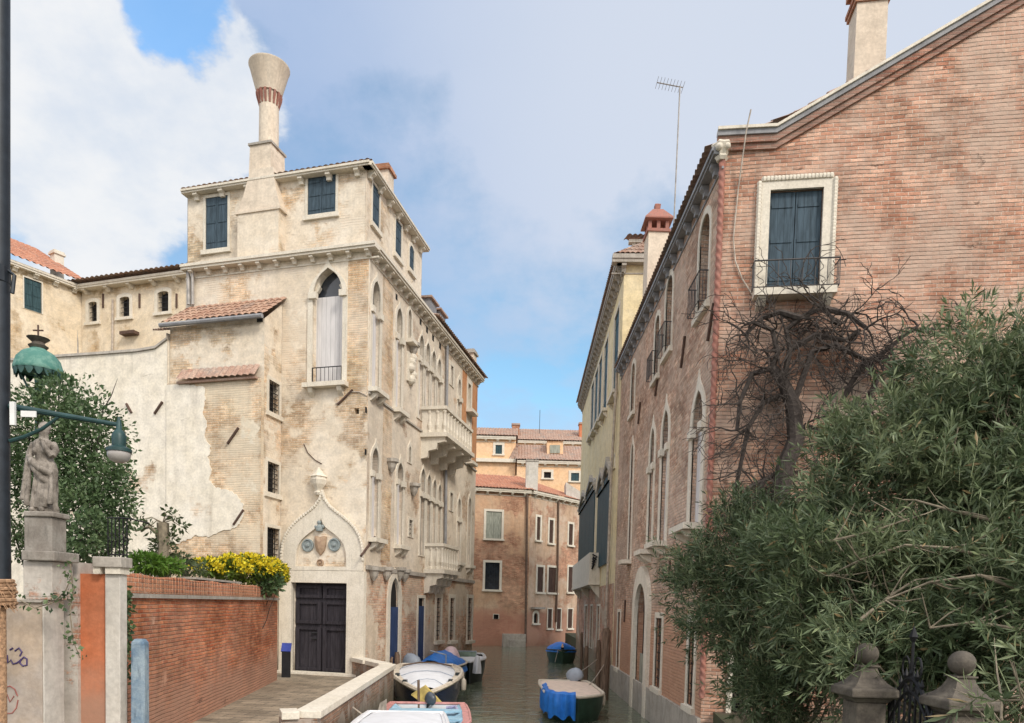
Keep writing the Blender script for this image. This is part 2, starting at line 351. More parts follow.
M['tanwall'] = wall_mat('tan_plaster', (.44,.34,.25), (.40,.35,.31), (.32,.17,.11), (.4,.24,.16), (.4,.33,.27), .7, 17.0, .5, mscale=.8)
M['whitepl'] = wall_mat('white_plaster', (.60,.57,.52), (.54,.50,.44), (.4,.25,.17), (.5,.35,.24), (.5,.43,.36), .70, 18.0, .6, mscale=.9)
M['parapet'] = wall_mat('parapet_brick', (.38,.31,.26), (.34,.28,.24), (.27,.15,.10), (.35,.22,.16), (.36,.30,.25), .48, 19.0, .5, mscale=.8, damp=(.7,.9,(.10,.10,.07)))
M['chimney'] = wall_mat('chimney_plaster', (.64,.54,.43), (.68,.59,.48), (.46,.3,.2), (.5,.36,.25), (.5,.43,.34), .68, 20.0, .3, mscale=.6)
M['stone'] = stone_mat('istrian_stone', (.72,.66,.56), (.64,.58,.48), grime=.3)
M['stone_d'] = stone_mat('grimy_stone', (.44,.40,.35), (.32,.29,.25), grime=.6, bump=.5)
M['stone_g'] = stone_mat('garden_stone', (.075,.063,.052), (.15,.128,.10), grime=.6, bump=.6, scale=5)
M['stone_p'] = stone_mat('stained_pedestal_stone', (.24,.21,.18), (.36,.33,.29), grime=.8, bump=.5, scale=4)
M['statue'] = stone_mat('statue_stone', (.33,.29,.25), (.14,.12,.10), grime=.8, bump=.5, scale=7)
M['lead'] = stone_mat('lead_sheet', (.30,.30,.31), (.22,.22,.23), rough=.6, grime=.4)
M['tile'] = tile_mat('clay_tile', (.34,.19,.13), (.43,.28,.20), (.26,.195,.16))
M['tile_old'] = tile_mat('weathered_tile', (.36,.22,.165), (.45,.32,.25), (.30,.26,.23))
M['tile_red'] = tile_mat('red_tile', (.42,.18,.11), (.50,.25,.16), (.33,.18,.13))
M['redbrick'] = wall_mat('moulded_brick', (.4,.2,.1), (.4,.2,.1), (.34,.14,.085), (.44,.22,.14), (.40,.28,.21), 0, 21.0, .45, bw=.26, rh=.07, smear=.3)
M['rake'] = wall_mat('eave_brick', (.4,.2,.1), (.33,.25,.21), (.27,.12,.085), (.35,.19,.14), (.33,.25,.2), 0, 22.0, .5, bw=.26, rh=.07, smear=.45)
M['rope'] = stone_mat('red_marble', (.37,.155,.115), (.30,.15,.12), grime=.6, scale=6)
M['shutter'] = board_mat('blue_green_shutter', (.055,.082,.105), .13)
M['shutter_g'] = board_mat('green_shutter', (.04,.075,.085), .12)
M['bluedoor'] = board_mat('blue_door', (.035,.06,.14), .14)
M['door'] = board_mat('dark_oak_door', (.036,.032,.038), .16, .6)
M['brownsh'] = board_mat('brown_shutter', (.075,.045,.035), .1)
M['palesh'] = board_mat('pale_shutter', (.30,.31,.26), .1)
M['blind'] = board_mat('white_blind', (.62,.60,.60), .16, .7, .08)
M['glass'] = glass_mat('window_glass', (.03,.035,.045))
M['dark'] = plain_mat('dark_interior', (.012,.011,.011), .9, vary=.3)
M['iron'] = plain_mat('black_iron', (.014,.014,.016), .5, .3)
M['railgrey'] = plain_mat('weathered_rail_iron', (.075,.07,.07), .6, .2)
M['rust'] = plain_mat('rusty_iron', (.10,.06,.045), .8, .1)
M['pipe'] = plain_mat('grey_downpipe', (.33,.31,.29), .55, .2)
M['brownpipe'] = plain_mat('copper_downpipe', (.13,.085,.06), .5, .3)
M['pole'] = plain_mat('dark_pole_paint', (.022,.028,.036), .45, .2)
M['lampgreen'] = plain_mat('green_lamp_paint', (.02,.055,.055), .45, .1)
M['verdigris'] = plain_mat('verdigris_copper', (.07,.20,.165), .75, .1, c2=(.14,.28,.23), bump=.2, scale=9)
M['verd_d'] = plain_mat('dark_copper', (.05,.11,.10), .6, .2)
M['wood'] = board_mat('grey_mooring_wood', (.16,.11,.08), .05, .85, .45)
M['bark'] = plain_mat('vine_bark', (.055,.044,.038), .9, vary=.4, bump=.6, scale=18)
M['stem'] = plain_mat('oleander_stem', (.235,.195,.14), .8, vary=.3, scale=10)
M['straw'] = plain_mat('straw_rope', (.36,.22,.13), .95, vary=.4, scale=30, bump=.8)
M['bluepaint'] = stone_mat('peeling_blue_paint', (.30,.37,.42), (.13,.20,.28), scale=5, grime=.8, bump=.4)
M['navy'] = plain_mat('navy_hull', (.018,.026,.055), .25, spec=.5)
M['greenhull'] = plain_mat('dark_green_hull', (.022,.05,.032), .35)
M['blackhull'] = plain_mat('dark_hull', (.022,.03,.033), .35)
M['cover'] = plain_mat('white_boat_cover', (.66,.67,.70), .6, vary=.06, scale=3, bump=.15)
M['creamrim'] = plain_mat('cream_gunwale', (.60,.53,.43), .45, vary=.15)
M['pinkcover'] = plain_mat('faded_boat_cover', (.72,.58,.48), .7, vary=.12)
M['redrim'] = plain_mat('red_gunwale', (.55,.26,.24), .4)
M['whitegrp'] = plain_mat('white_gelcoat', (.74,.74,.76), .3, vary=.06)
M['lightblue'] = plain_mat('pale_blue_deck', (.30,.48,.60), .5, vary=.15)
M['tarp'] = plain_mat('blue_tarpaulin', (.02,.17,.58), .5, vary=.15, scale=4, bump=.4)
M['pink'] = plain_mat('pink_tarpaulin', (.72,.54,.55), .7, vary=.12, bump=.4)
M['lilac'] = plain_mat('lilac_cloth', (.34,.32,.46), .8, vary=.3, bump=.4)
M['motor'] = plain_mat('grey_motor_cowl', (.30,.34,.40), .35, vary=.1)
M['blackcowl'] = plain_mat('dark_motor_cowl', (.06,.07,.085), .35, vary=.15)
M['yellowtarp'] = plain_mat('mustard_board', (.42,.32,.10), .7, vary=.3)
M['bluesign'] = plain_mat('blue_sign_face', (.03,.05,.26), .4)
M['signwhite'] = plain_mat('white_enamel', (.72,.72,.70), .4, vary=.08)
M['graff'] = plain_mat('violet_spray_paint', (.06,.04,.12), .6)
M['graff2'] = plain_mat('faded_red_spray_paint', (.34,.12,.10), .8)
M['glow'] = plain_mat('opal_lamp_glass', (.40,.37,.35), .3, vary=.08)
M['cable'] = plain_mat('pale_cable', (.42,.36,.30), .7)
M['leaf_ol'] = leaf_mat('oleander_leaf', (.036,.058,.026), (.092,.130,.062), (.24,.28,.145), .2, .42, (.30,.22,.11))
M['leaf_gd'] = leaf_mat('garden_shrub_leaf', (.035,.065,.03), (.085,.14,.058), (.18,.24,.11))
M['leaf_lt'] = leaf_mat('young_green_leaf', (.07,.15,.025), (.11,.22,.03), (.17,.27,.05))
M['leaf_mx'] = leaf_mat('dull_green_leaf', (.05,.075,.03), (.08,.11,.045), (.14,.16,.07))
M['flower'] = leaf_mat('yellow_blossom', (.55,.42,.015), (.72,.58,.02), (.80,.70,.06), .15, .7)
M['flower_lf'] = leaf_mat('broom_leaf', (.05,.10,.02), (.09,.15,.02), (.20,.22,.03))

def water_mat():
    m, nt, bs = new_mat('canal_water'); g = G(nt); tc = g.n('TexCoord').outputs['Object']
    a = g.noise(g.map(tc, scl=(1.1,2.2,1), rot=(0,0,.1)), 1.7, 3, .5, .4); b = g.noise(g.map(tc, scl=(1.0,2.6,1), rot=(0,0,-.15)), .55, 2, .5)
    g.put(bs.inputs['Base Color'], (.115,.135,.092)); bs.inputs['Roughness'].default_value = .05; bs.inputs['IOR'].default_value = 1.33
    bs.inputs['Specular IOR Level'].default_value = .5
    g.put(bs.inputs['Normal'], g.bump(g.math('ADD', g.math('MULTIPLY', a, .7), b), .55, .12)); return m
M['water'] = water_mat()
def paving_mat():
    m, nt, bs = new_mat('trachyte_paving'); g = G(nt); uv = g.n('UVMap').outputs[0]
    br = g.n('TexBrick'); g.put(br.inputs['Vector'], g.map(uv, rot=(0,0,.12))); br.inputs['Scale'].default_value = 1; br.inputs['Brick Width'].default_value = .62; br.inputs['Row Height'].default_value = .3
    br.inputs['Mortar Size'].default_value = .013; g.put(br.inputs['Color1'], (.21,.17,.12)); g.put(br.inputs['Color2'], (.31,.25,.18)); g.put(br.inputs['Mortar'], (.09,.08,.06))
    a = g.noise(uv, 1.1, 8, .65); b = g.noise(uv, 20, 4)
    col = g.mix(1.0, br.outputs[0], grey(g, g.rng(a, .3, .7, .7, 1.3)), 'MULTIPLY'); col = g.mix(1.0, col, grey(g, g.rng(b, .3, .7, .8, 1.15)), 'MULTIPLY')
    g.put(bs.inputs['Base Color'], col); bs.inputs['Roughness'].default_value = .75
    g.put(bs.inputs['Normal'], g.bump(g.math('SUBTRACT', g.math('MULTIPLY', b, .3), br.outputs[1]), .5, .02)); return m
M['paving'] = paving_mat()
M['soil'] = plain_mat('garden_soil', (.07,.055,.035), .95, vary=.4, bump=.5, c2=(.05,.07,.03), scale=2)
M['bed'] = plain_mat('canal_mud', (.08,.075,.055), .95)

# ------------------------------------------------------------------ sky and light
SUN_EL, SUN_AZ = math.radians(38), math.radians(142)   # azimuth from +Y towards +X: behind the camera, to the right
def setup_world():
    w = bpy.data.worlds.new('World'); SC.world = w; w.use_nodes = True; nt = w.node_tree; nt.nodes.clear(); g = G(nt)
    out = g.n('OutputWorld'); bg = g.n('Background'); nt.links.new(bg.outputs[0], out.inputs[0]); bg.inputs[1].default_value = .1
    sky = g.n('TexSky', sky_type='NISHITA'); sky.sun_disc = False; sky.sun_elevation = SUN_EL; sky.sun_rotation = SUN_AZ
    sky.air_density = 1.0; sky.dust_density = 1.2; sky.ozone_density = 2.0
    d = g.n('TexCoord').outputs['Generated']; sp = g.n('SeparateXYZ'); g.put(sp.inputs[0], d)
    zz = g.math('ADD', g.math('MAXIMUM', sp.outputs[2], 0.0), .35)
    cv = g.n('CombineXYZ'); g.put(cv.inputs[0], g.math('DIVIDE', sp.outputs[0], zz)); g.put(cv.inputs[1], g.math('DIVIDE', sp.outputs[1], zz))
    n1 = g.noise(cv.outputs[0], 1.5, 9, .55, .3); n2 = g.noise(g.map(cv.outputs[0], (3,1,0)), 4.0, 8, .6); n3 = g.noise(g.map(cv.outputs[0], (7,4,2)), .9, 5, .5)
    wob = g.n('TexNoise'); g.put(wob.inputs['Vector'], cv.outputs[0]); wob.inputs['Scale'].default_value = 3.2; wob.inputs['Detail'].default_value = 7; wob.inputs['Roughness'].default_value = .6
    wo = g.n('VectorMath', operation='SUBTRACT'); g.put(wo.inputs[0], wob.outputs[1]); wo.inputs[1].default_value = (.5,.5,.5)
    ws = g.n('VectorMath', operation='SCALE'); g.put(ws.inputs[0], wo.outputs[0]); ws.inputs['Scale'].default_value = .22
    wa = g.n('VectorMath', operation='ADD'); g.put(wa.inputs[0], d); g.put(wa.inputs[1], ws.outputs[0]); wn_ = g.n('VectorMath', operation='NORMALIZE'); g.put(wn_.inputs[0], wa.outputs[0]); dw = wn_.outputs[0]
    def blob(px, py, inner, outer, warp=False):
        v = ray(px, py).normalized(); k = g.n('VectorMath', operation='DOT_PRODUCT'); g.put(k.inputs[0], dw if warp else d); k.inputs[1].default_value = v
        return g.rng(k.outputs['Value'], math.cos(math.radians(outer)), math.cos(math.radians(inner)))
    nn = g.math('ADD', g.math('MULTIPLY', n1, .65), g.math('MULTIPLY', n2, .35))
    skyc = g.mix(1.0, sky.outputs[0], (1.25,1.5,1.38,1), 'MULTIPLY')
    # thin grey-blue veil of cloud, torn open here and there
    veil = g.math('ADD', g.rng(nn, .38, .56), g.math('MULTIPLY', blob(800,-20,8,34), .6))
    veil = g.math('SUBTRACT', veil, g.math('MULTIPLY', blob(525,430,6,27), .75)); veil = g.math('ADD', veil, .18, clamp=True)
    veilc = g.mix(g.rng(g.math('ADD', g.math('MULTIPLY', n3, .6), g.math('MULTIPLY', nn, .4)), .40, .60), (2.2,3.1,4.75,1), (3.2,3.85,5.2,1))
    veilc = g.mix(g.math('MULTIPLY', blob(860,20,6,34), .85), veilc, (4.7,5.0,5.6,1))
    col = g.mix(g.math('MULTIPLY', veil, .92), skyc, veilc)
    # heaped bright cloud on the left with a ragged edge, and a clear gap beside it
    lump = g.math('ADD', g.math('ADD', blob(50,95,3,16,True), g.math('MULTIPLY', blob(205,105,1,6,True), .35)), g.math('MULTIPLY', g.math('SUBTRACT', nn, .5), 2.2))
    gap = g.math('ADD', blob(197,2,.2,4.0,True), g.math('MULTIPLY', g.math('SUBTRACT', n2, .5), .6))
    gapm = g.rng(gap, .22, .80)
    col = g.mix(gapm, col, g.mix(1.0, skyc, (1.0,1.3,1.55,1), 'MULTIPLY'))
    cum = g.math('MULTIPLY', g.rng(lump, .32, .62), g.math('SUBTRACT', 1.0, g.math('MULTIPLY', gapm, .85)))
    col = g.mix(g.math('MULTIPLY', cum, .95), col, g.mix(g.rng(n2, .35, .62), (4.6,5.0,5.6,1), (5.9,5.95,6.0,1)))
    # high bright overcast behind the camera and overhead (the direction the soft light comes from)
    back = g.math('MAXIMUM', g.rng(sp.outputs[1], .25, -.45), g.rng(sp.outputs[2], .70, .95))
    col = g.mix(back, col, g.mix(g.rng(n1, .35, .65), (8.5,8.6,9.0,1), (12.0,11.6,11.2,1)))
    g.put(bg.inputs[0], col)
    ld = bpy.data.lights.new('sun', 'SUN'); lo = bpy.data.objects.new('sun', ld); COL.objects.link(lo)
    ld.energy = 1.55; ld.angle = math.radians(12); ld.color = (1, .93, .82)
    v = Vector((math.sin(SUN_AZ)*math.cos(SUN_EL), math.cos(SUN_AZ)*math.cos(SUN_EL), math.sin(SUN_EL)))
    lo.rotation_euler = v.to_track_quat('Z', 'Y').to_euler(); lo.location = v*60
setup_world()
SC.view_settings.view_transform = 'Standard'; SC.view_settings.look = 'None'; SC.view_settings.gamma = 1; SC.view_settings.exposure = .65
SC.cycles.use_denoising = True
try: SC.cycles.denoiser = 'OPENIMAGEDENOISE'
except Exception: pass
SC.cycles.max_bounces = 6

# ------------------------------------------------------------------ window kit
def window(root, F, r, kind='rect', fw=.12, fp=.05, depth=.2, pane='glass', sill=0, split=None, blind='blind', cap=False, grille=None, frame='stone', tails=None, hole=True, brackets=False, shutters=None, up=None):
    a0, a1, z0, z1 = r; inn = outline('point' if kind == 'ogee' else kind, a0, a1, z0, z1)
    if hole: F.holes.append(inn)
    k = up if up is not None else (1.0 if kind in ('rect','segment') else 1.9 if kind == 'ogee' else 1.3)
    out = outline(kind, a0-fw, a1+fw, z0-fw*.15, z1+fw*k)
    mb = MB(); mb.fring(F, inn, out, -.03, fp)
    if cap:
        zc = split if split else z1-(a1-a0)
        for a in (a0, a1): mb.fbox(F, a-fw*.75-.03, a+fw*.75-.03 if a == a0 else a+fw*.75, zc-.13, zc+.06, -.02, fp+.07)
    w = mb.build('window', M[frame], root)
    if pane: MB().fprism(F, inn, -depth-.02, -depth).build('pane', M[pane], w)
    if split:
        b = [(a0,z0),(a1,z0),(a1,split),(a0,split)]
        MB().fprism(F, b, -depth+.04, -depth+.08).build('blind', M[blind], w)
    if shutters:
        mat = M[shutters]; c = (a0+a1)/2
        for x0, x1 in ((a0+.012, c-.008), (c+.008, a1-.012)):
            mb = MB(); mb.fbox(F, x0, x1, z0+.012, z1-.012, -depth*.45, -depth*.45+.04)
            for t in (.15, .52, .86): mb.fbox(F, x0+.04, x1-.04, z0+(z1-z0)*t-.035, z0+(z1-z0)*t+.035, -depth*.45+.04, -depth*.45+.055)
            mb.build('shutter', mat, w)
    if sill:
        mb = MB(); mb.fbox(F, a0-fw-.05, a1+fw+.05, z0-.16, z0-.02, -.03, fp+sill)
        s = mb.build('sill', M[frame], w)
        if brackets:
            for a in (a0+.02, a1-.02):
                MB().loft([[F.pt(a-.08,z,o) for o,z in ((0,z0-.17),(sill,z0-.17),(sill*.7,z0-.3),(0,z0-.42))],[F.pt(a+.08,z,o) for o,z in ((0,z0-.17),(sill,z0-.17),(sill*.7,z0-.3),(0,z0-.42))]]).build('bracket', M[frame], w)
    if grille:
        mb = MB(); nv, nh = grille
        for i in range(nv): a = a0+(a1-a0)*(i+1)/(nv+1); mb.fbox(F, a-.011, a+.011, z0, z1, -.06, -.04)
        for i in range(nh): z = z0+(z1-z0)*(i+1)/(nh+1); mb.fbox(F, a0, a1, z-.011, z+.011, -.065, -.042)
        mb.build('grille', M['iron'], w)
    return w
def railing(parent, F, a0, a1, z0, z1, o, n, mat='iron', scroll=True):
    mb = MB(); P = lambda a, z, oo=o: F.pt(a, z, oo)
    mb.tube([P(a0,z1,0), P(a0,z1), P(a1,z1), P(a1,z1,0)], .016, 6); mb.tube([P(a0,z0,0), P(a0,z0), P(a1,z0), P(a1,z0,0)], .012, 6)
    for i in range(n+1):
        a = a0+(a1-a0)*i/n; mb.tube([P(a,z0), P(a,z1)], .009, 5)
        if scroll and i < n:
            w = (a1-a0)/n; h = z1-z0
            mb.tube([P(a+w*(.5+.42*math.sin(t*1.2)*(1-t/12)), z0+h*(.1+.8*t/9)) for t in range(10)], .007, 4)
    for oo in (o*.33, o*.66):
        for a in (a0, a1): mb.tube([P(a,z0,oo), P(a,z1,oo)], .009, 5)
    return mb.build('railing', M[mat], parent)
def anchor(root, F, x0, y0, x1, y1, r=.022):
    a, z = F.px(x0, y0); b, w = F.px(x1, y1)
    return MB().tube([F.pt(a,z,.03), F.pt(b,w,.03)], r, 6).build('wall_anchor', M['rust'], root)
def downpipe(root, F, pts, r=.05, mat='pipe', o=.1):
    q = [F.px(x, y) for x, y in pts]
    return MB().tube([F.pt(a, z, o) for a, z in q], r, 8).build('downpipe', M[mat], root)
# ================================================================== SETTING
Cp = at(365, 600, 22.7)                           # corner of the left palace
PF = Fac(Cp, -74.3); PS = Fac(Cp, 11.9)
Rc = at(705, 606, 15.5)                           # corner of the brick house on the right
RS = Fac(Rc, 0.0); RF = Fac(Rc, 98.5)
def slab(name, pts, z0, z1, mat):
    mb = MB(); mb.loft([[(x,y,z0) for x,y in pts], [(x,y,z1) for x,y in pts]])
    return tag(mb.build(name, M[mat], None), kind='structure')
tag(MB().add([(-3000,-3000,-1.4),(3000,-3000,-1.4),(3000,3000,-1.4),(-3000,3000,-1.4)], [(0,1,2,3)]).build('ground', M['bed']), kind='structure')
tag(MB().add([(-60,-40,0),(60,-40,0),(60,120,0),(-60,120,0)], [(0,1,2,3)]).build('water', M['water']), kind='structure')
pB, pC, pD = onz(388,665,1.5), onz(310,711,1.5), onz(280,712,1.5)
e = PS.pt(14.3,0,-.3)
slab('land', [(-70,-8),(-3.6,-8),(pC.x-.06,pC.y),(pB.x-.06,pB.y),(PS.pt(.05,0,-.3).x,PS.pt(.05,0,-.3).y),(e.x,e.y),(-14,60),(-70,60)], -1.35, .86, 'soil')
slab('garden_ground', [(Rc.x+.3,Rc.y+.3),(3.6,9),(3.4,3.0),(40,3.0),(40,60),(Rc.x+.3,60)], -1.35, 1.1, 'soil')
W0, W1 = at(128,600,10.6), onz(277,680,.93)
slab('path', [(-5.3,2.0),(-3.62,2.0),(pC.x-.1,pC.y-.1),(pB.x-.1,pB.y),(Cp.x,Cp.y),(PF.pt(3.6,0).x,PF.pt(3.6,0).y),(W1.x-.15,W1.y),(W0.x-.15,W0.y)], .70, .93, 'paving')
slab('bridge_deck', [(-5.5,-3.2),(5.5,-3.2),(5.5,1.0),(-5.5,1.0)], 1.45, 1.66, 'paving')

# ================================================================== LEFT PALACE
pal = thing('palace', 'tall cream stone and brick palace with gothic windows along the canal and a flared chimney', 'palace', (Cp.x, Cp.y, .93))
zc = PF.px(368,241,.25)[1]; za = PF.px(360,158,.1)[1]
SW = PF.px(186,263)[0]; SL = PS.px(478,375)[0]
# front: big gothic window, portal, small holes
gw = window(pal, PF, PF.rect(313,268,343,383), 'ogee', fw=.17, fp=.05, depth=.28, pane='glass', split=PF.px(328,294)[1], cap=True, sill=.22, brackets=True)
a0,a1,z0,z1 = PF.rect(313,268,343,383); railing(gw, PF, a0+.02, a1-.02, z0+.02, z0+.48, .05, 7, scroll=False)
mb = MB(); h = (a1-a0)/2; zt = PF.px(328,293)[1]     # trefoil cusps
for s in (-1, 1):
    c = (a0+a1)/2; MB().fprism(PF, [(c+s*h*1.0, zt+.02),(c+s*h*.80, zt+.10),(c+s*h*.62, zt+.24),(c+s*h*.74, zt+.30),(c+s*h*.80, zt+.46),(c+s*h*.98, zt+.30)], -.2, -.08).build('tracery_cusp', M['stone'], gw)
# portal
dr = PF.rect(293,583,348,676); lint = PF.px(320,571)[1]
PF.holes.append(outline('rect', *dr))
po = MB(); F_o = outline('rect', PF.px(365,630)[0], PF.px(281,630)[0], dr[2]-.02, lint)
po.fring(PF, outline('rect', *dr), F_o, -.05, .14)
ar_o = PF.rect(284,492,365,571); ar_i = PF.rect(298,519,348,566)
inn = outline('ogee', ar_i[0], ar_i[1], lint+.14, ar_i[3]); outn = outline('ogee', ar_o[0], ar_o[1], lint+.012, ar_o[3])
po.fring(PF, inn, outn, -.02, .13)
portal = po.build('portal', M['stone'], pal, bevel=.015)
mb = MB()   # rope edge on the arch
pts = [PF.pt(a, z, .13) for a, z in outn[2:]]
for i in range(len(pts)-1):
    for t in (0, .33, .66): mb.sphere(pts[i].lerp(pts[i+1], t), .06, 6, 4)
mb.build('arch_moulding', M['stone'], portal, smooth=True)
MB().fprism(PF, inn, .02, .05).build('tympanum', M['palace'], portal)
def roundel(x, y, r, mat, nm='roundel'):
    a, z = PF.px(x, y); p = PF.pt(a, z, .05); mb = MB(); L = []
    for rr, o in ((r,0),(r,.05),(r*.8,.06),(r*.7,.03),(r*.35,.03),(r*.25,.07),(.001,.08)):
        L.append([PF.pt(a+rr*math.cos(k*math.pi/10), z+rr*math.sin(k*math.pi/10), .05+o) for k in range(20)])
    return mb.loft(L).build(nm, mat, portal, smooth=False)
M['slate_r'] = stone_mat('grey_blue_roundel', (.20,.24,.25), (.30,.33,.32), scale=12)
M['shield'] = stone_mat('carved_brown_stone', (.42,.30,.20), (.34,.23,.16), scale=9)
roundel(309,545.5,.21,M['slate_r']); roundel(335.5,545,.21,M['slate_r']); roundel(321.5,563,.12,M['shield'])
a, z = PF.px(322,545); sh = [(k_*.68,l_*.68) for k_,l_ in [(-.3,.38),(-.22,.42),(0,.36),(.22,.42),(.3,.38),(.28,0),(.2,-.28),(0,-.5),(-.2,-.28),(-.28,0)]]
MB().loft([[PF.pt(a+u,z+w,.05) for u,w in sh],[PF.pt(a+u,z+w,.12) for u,w in sh],[PF.pt(a+u*.75,z+w*.75,.15) for u,w in sh],[PF.pt(a+u*.3,z+w*.4,.19) for u,w in sh]]).build('shield', M['shield'], portal)
a, z = PF.px(321,527); mb = MB(); mb.sphere(PF.pt(a,z+.13,.10), .075, 10, 8); mb.lathe(PF.pt(a,z-.14,.09), [(.11,0),(.13,.1),(.08,.18),(.05,.22)], 10); mb.sphere(PF.pt(a-.12,z+.0,.08), .07, 8, 6); mb.sphere(PF.pt(a+.12,z+.0,.08), .07, 8, 6)
mb.build('relief_figure', M['slate_r'], portal, smooth=True)
a, z = PF.px(320,494); fz = PF.px(320,466)[1]-z
MB().lathe(PF.pt(a,z-.05,.1), [(.10,0),(.14,.08),(.09,.13),(.12,.2),(.21,.34),(.25,.48),(.22,.50),(.21,.56),(.25,.58),(.15,.68),(.07,fz-.08),(.015,fz)], 8, rib=.1, nrib=4).build('finial', M['stone'], portal)
d = MB(); d.fprism(PF, outline('rect', *dr), -.22, -.16); W = dr[1]-dr[0]; Hh = dr[3]-dr[2]
dm = d.build('door', M['door'], portal)
for i in range(2):
    x0 = dr[0]+.03+i*W/2; mb = MB()
    for z0,z1 in ((.05,.52),(.56,.80),(.84,.97)):
        mb.fring(PF, [(x0+.14,dr[2]+Hh*z0+.1),(x0+W/2-.2,dr[2]+Hh*z0+.1),(x0+W/2-.2,dr[2]+Hh*z1-.08),(x0+.14,dr[2]+Hh*z1-.08)], [(x0,dr[2]+Hh*z0),(x0+W/2-.06,dr[2]+Hh*z0),(x0+W/2-.06,dr[2]+Hh*z1),(x0,dr[2]+Hh*z1)], -.16, -.10)
    mb.build('door_leaf', M['door'], dm)
for f in (.46,.40):
    p = PF.pt(dr[0]+W*.62, dr[2]+Hh*f, -.11); MB().tube([p+Vector((-.12,0,0)), p+Vector((.12,0,0))], .025, 6).build('door_handle', M['iron'], dm)
MB().fbox(PF, dr[0]-.55, dr[1]+.45, .90, 1.0, 0, .40).build('doorstep', M['stone'], portal)
# extension front windows are on its own side wall (below). Square put-log holes:
for x0,y0,x1,y1 in ((348,245,354,250),(354,408,359,414)):
    r = PF.rect(x0,y0,x1,y1); PF.holes.append(outline('rect', *r)); MB().fbox(PF, r[0], r[1], r[2], r[3], -.25, -.24).build('recess', M['dark'], pal)
wall(pal, PF, [(-.0,-.6),(SW,-.6),(SW,zc),(-.0,zc)], M['palace'], .35)
a, z = PF.px(348,300); b, _ = PF.px(366,300)
mb = MB(); mb.fbox(PF, .04, a, PF.px(357,405)[1], zc-.35, 0, .004); mb.build('quoin_strip', M['strip'], pal)
# canal side ------------------------------------------------------------------
zs1 = PS.px(372,568)[1]; zs2 = PS.px(374,397)[1]+.0
def PW(x0,y0,x1,y1, kind='ogee', **k):
    kw = dict(fw=.15, fp=.035, depth=.2, pane='glass'); kw.update(k)
    if isinstance(kw.get('split'), float): kw['split'] = PS.px((x0+x1)/2, kw['split'])[1]
    return window(pal, PS, PS.rect(x0,y0,x1,y1), kind, **kw)
# top gothic storey
PW(371.6,280,379.5,391, split=312., cap=True, sill=.26, brackets=True); PW(395.5,307,401.5,411, split=338., cap=True, sill=.24, brackets=True)
PW(407.5,309,411,341, fw=.12, sill=.25)
for x0,x1,yt,ys,yb in ((418.5,423,334,360,420),(425,429.2,342,366,424),(431,434.9,350,372,428),(436.8,440.2,358,378,432)):
    PW(x0,yt,x1,yb, fw=.16, cap=True, split=float(ys), blind='blind' , up=1.2)
PW(450.3,366,452.8,386, 'rect', fw=.15); PW(457.2,378,460,449, split=398., cap=True, sill=.22, brackets=True)
PW(467.5,384,470.5,411, 'rect', fw=.18, sill=.3, pane='palesh'); PW(467.4,428,470.4,462, 'ogee', fw=.15, split=436., sill=.3)
# lower gothic storey
PW(371,447,378,538, split=474., cap=True, sill=.26, brackets=True); PW(396.3,462,402.5,545, split=482., cap=True, sill=.24, brackets=True)
PW(408.3,446,410.6,463, fw=.12); PW(408.5,520,412,537, 'rect', fw=.1, grille=(1,3))
for x0,x1,yt,ys,yb in ((420,424.2,468,494,556),(426.3,430,474,497,556),(432,435.4,479,500,556),(437.3,440.4,484,503,556)):
    PW(x0,yt,x1,yb, fw=.14, cap=True, split=float(ys), blind='brownsh' if x0<430 else 'blind', up=1.2)
PW(449.6,493,452.4,511, 'rect', fw=.12); PW(457,498,460,562, split=519., cap=True, sill=.22, brackets=True); PW(467.5,497,470.3,565, split=520., sill=.22, brackets=True)
# ground floor
wg = PW(388.5,577,397.5,690, 'point', fw=.24, fp=.06, depth=.07, pane='dark', split=607., blind='bluedoor')
PW(417.3,598,423.3,672, 'rect', fw=.12, depth=.07, pane='dark', split=606., blind='bluedoor')
for x0,x1 in ((435.8,440.5),(449.4,453.8),(467.3,471.6)): PW(x0,598,x1,640, 'rect', fw=.17, grille=(2,8), sill=.12)
outs = [(0,-.8),(SL,-.8),(SL,zc),(0,zc)]
def clip_holes(lo, hi): return [h for h in PS.holes if lo <= (min(z for _,z in h)+max(z for _,z in h))/2 < hi]
wall(pal, PS, [(0,-.8),(SL,-.8),(SL,zs1),(0,zs1)], M['palace_low'], .3, holes=clip_holes(-9,zs1))
wall(pal, PS, [(0,zs1),(SL,zs1),(SL,zc),(0,zc)], M['palace_side'], .3, holes=clip_holes(zs1,99))
mb = MB(); mb.fbox(PS, 0, SL, zs1-.07, zs1+.07, 0, .09); mb.fbox(PS, 0.0, SL, zs2-.03, zs2+.03, 0, .06); mb.build('string_course', M['stone_d'], pal)
for x0,x1,y0,y1 in ((382,392.5,300,395),(382,391,425,555),(361.5,367.5,0,0)):
    if y0: r = PS.rect(x0,y0,x1,y1); MB().fbox(PS, r[0], r[1], zs1+.3 if y0>400 else zs2+.1, zs2-.1 if y0>400 else zc-.35, 0, .004).build('brick_strip', M['strip'], pal)
r = PS.rect(463,300,478,400); aO = r[0]
MB().fbox(PS, aO, PS.px(466.6,420)[0]-.05, zs2+.1, zc-.35, 0, .004).build('orange_strip', M['orange'], pal)
MB().fbox(PS, PS.px(471.2,420)[0]+.12, SL-.02, zs2+.1, zc-.35, 0, .004).build('orange_strip', M['orange'], pal)
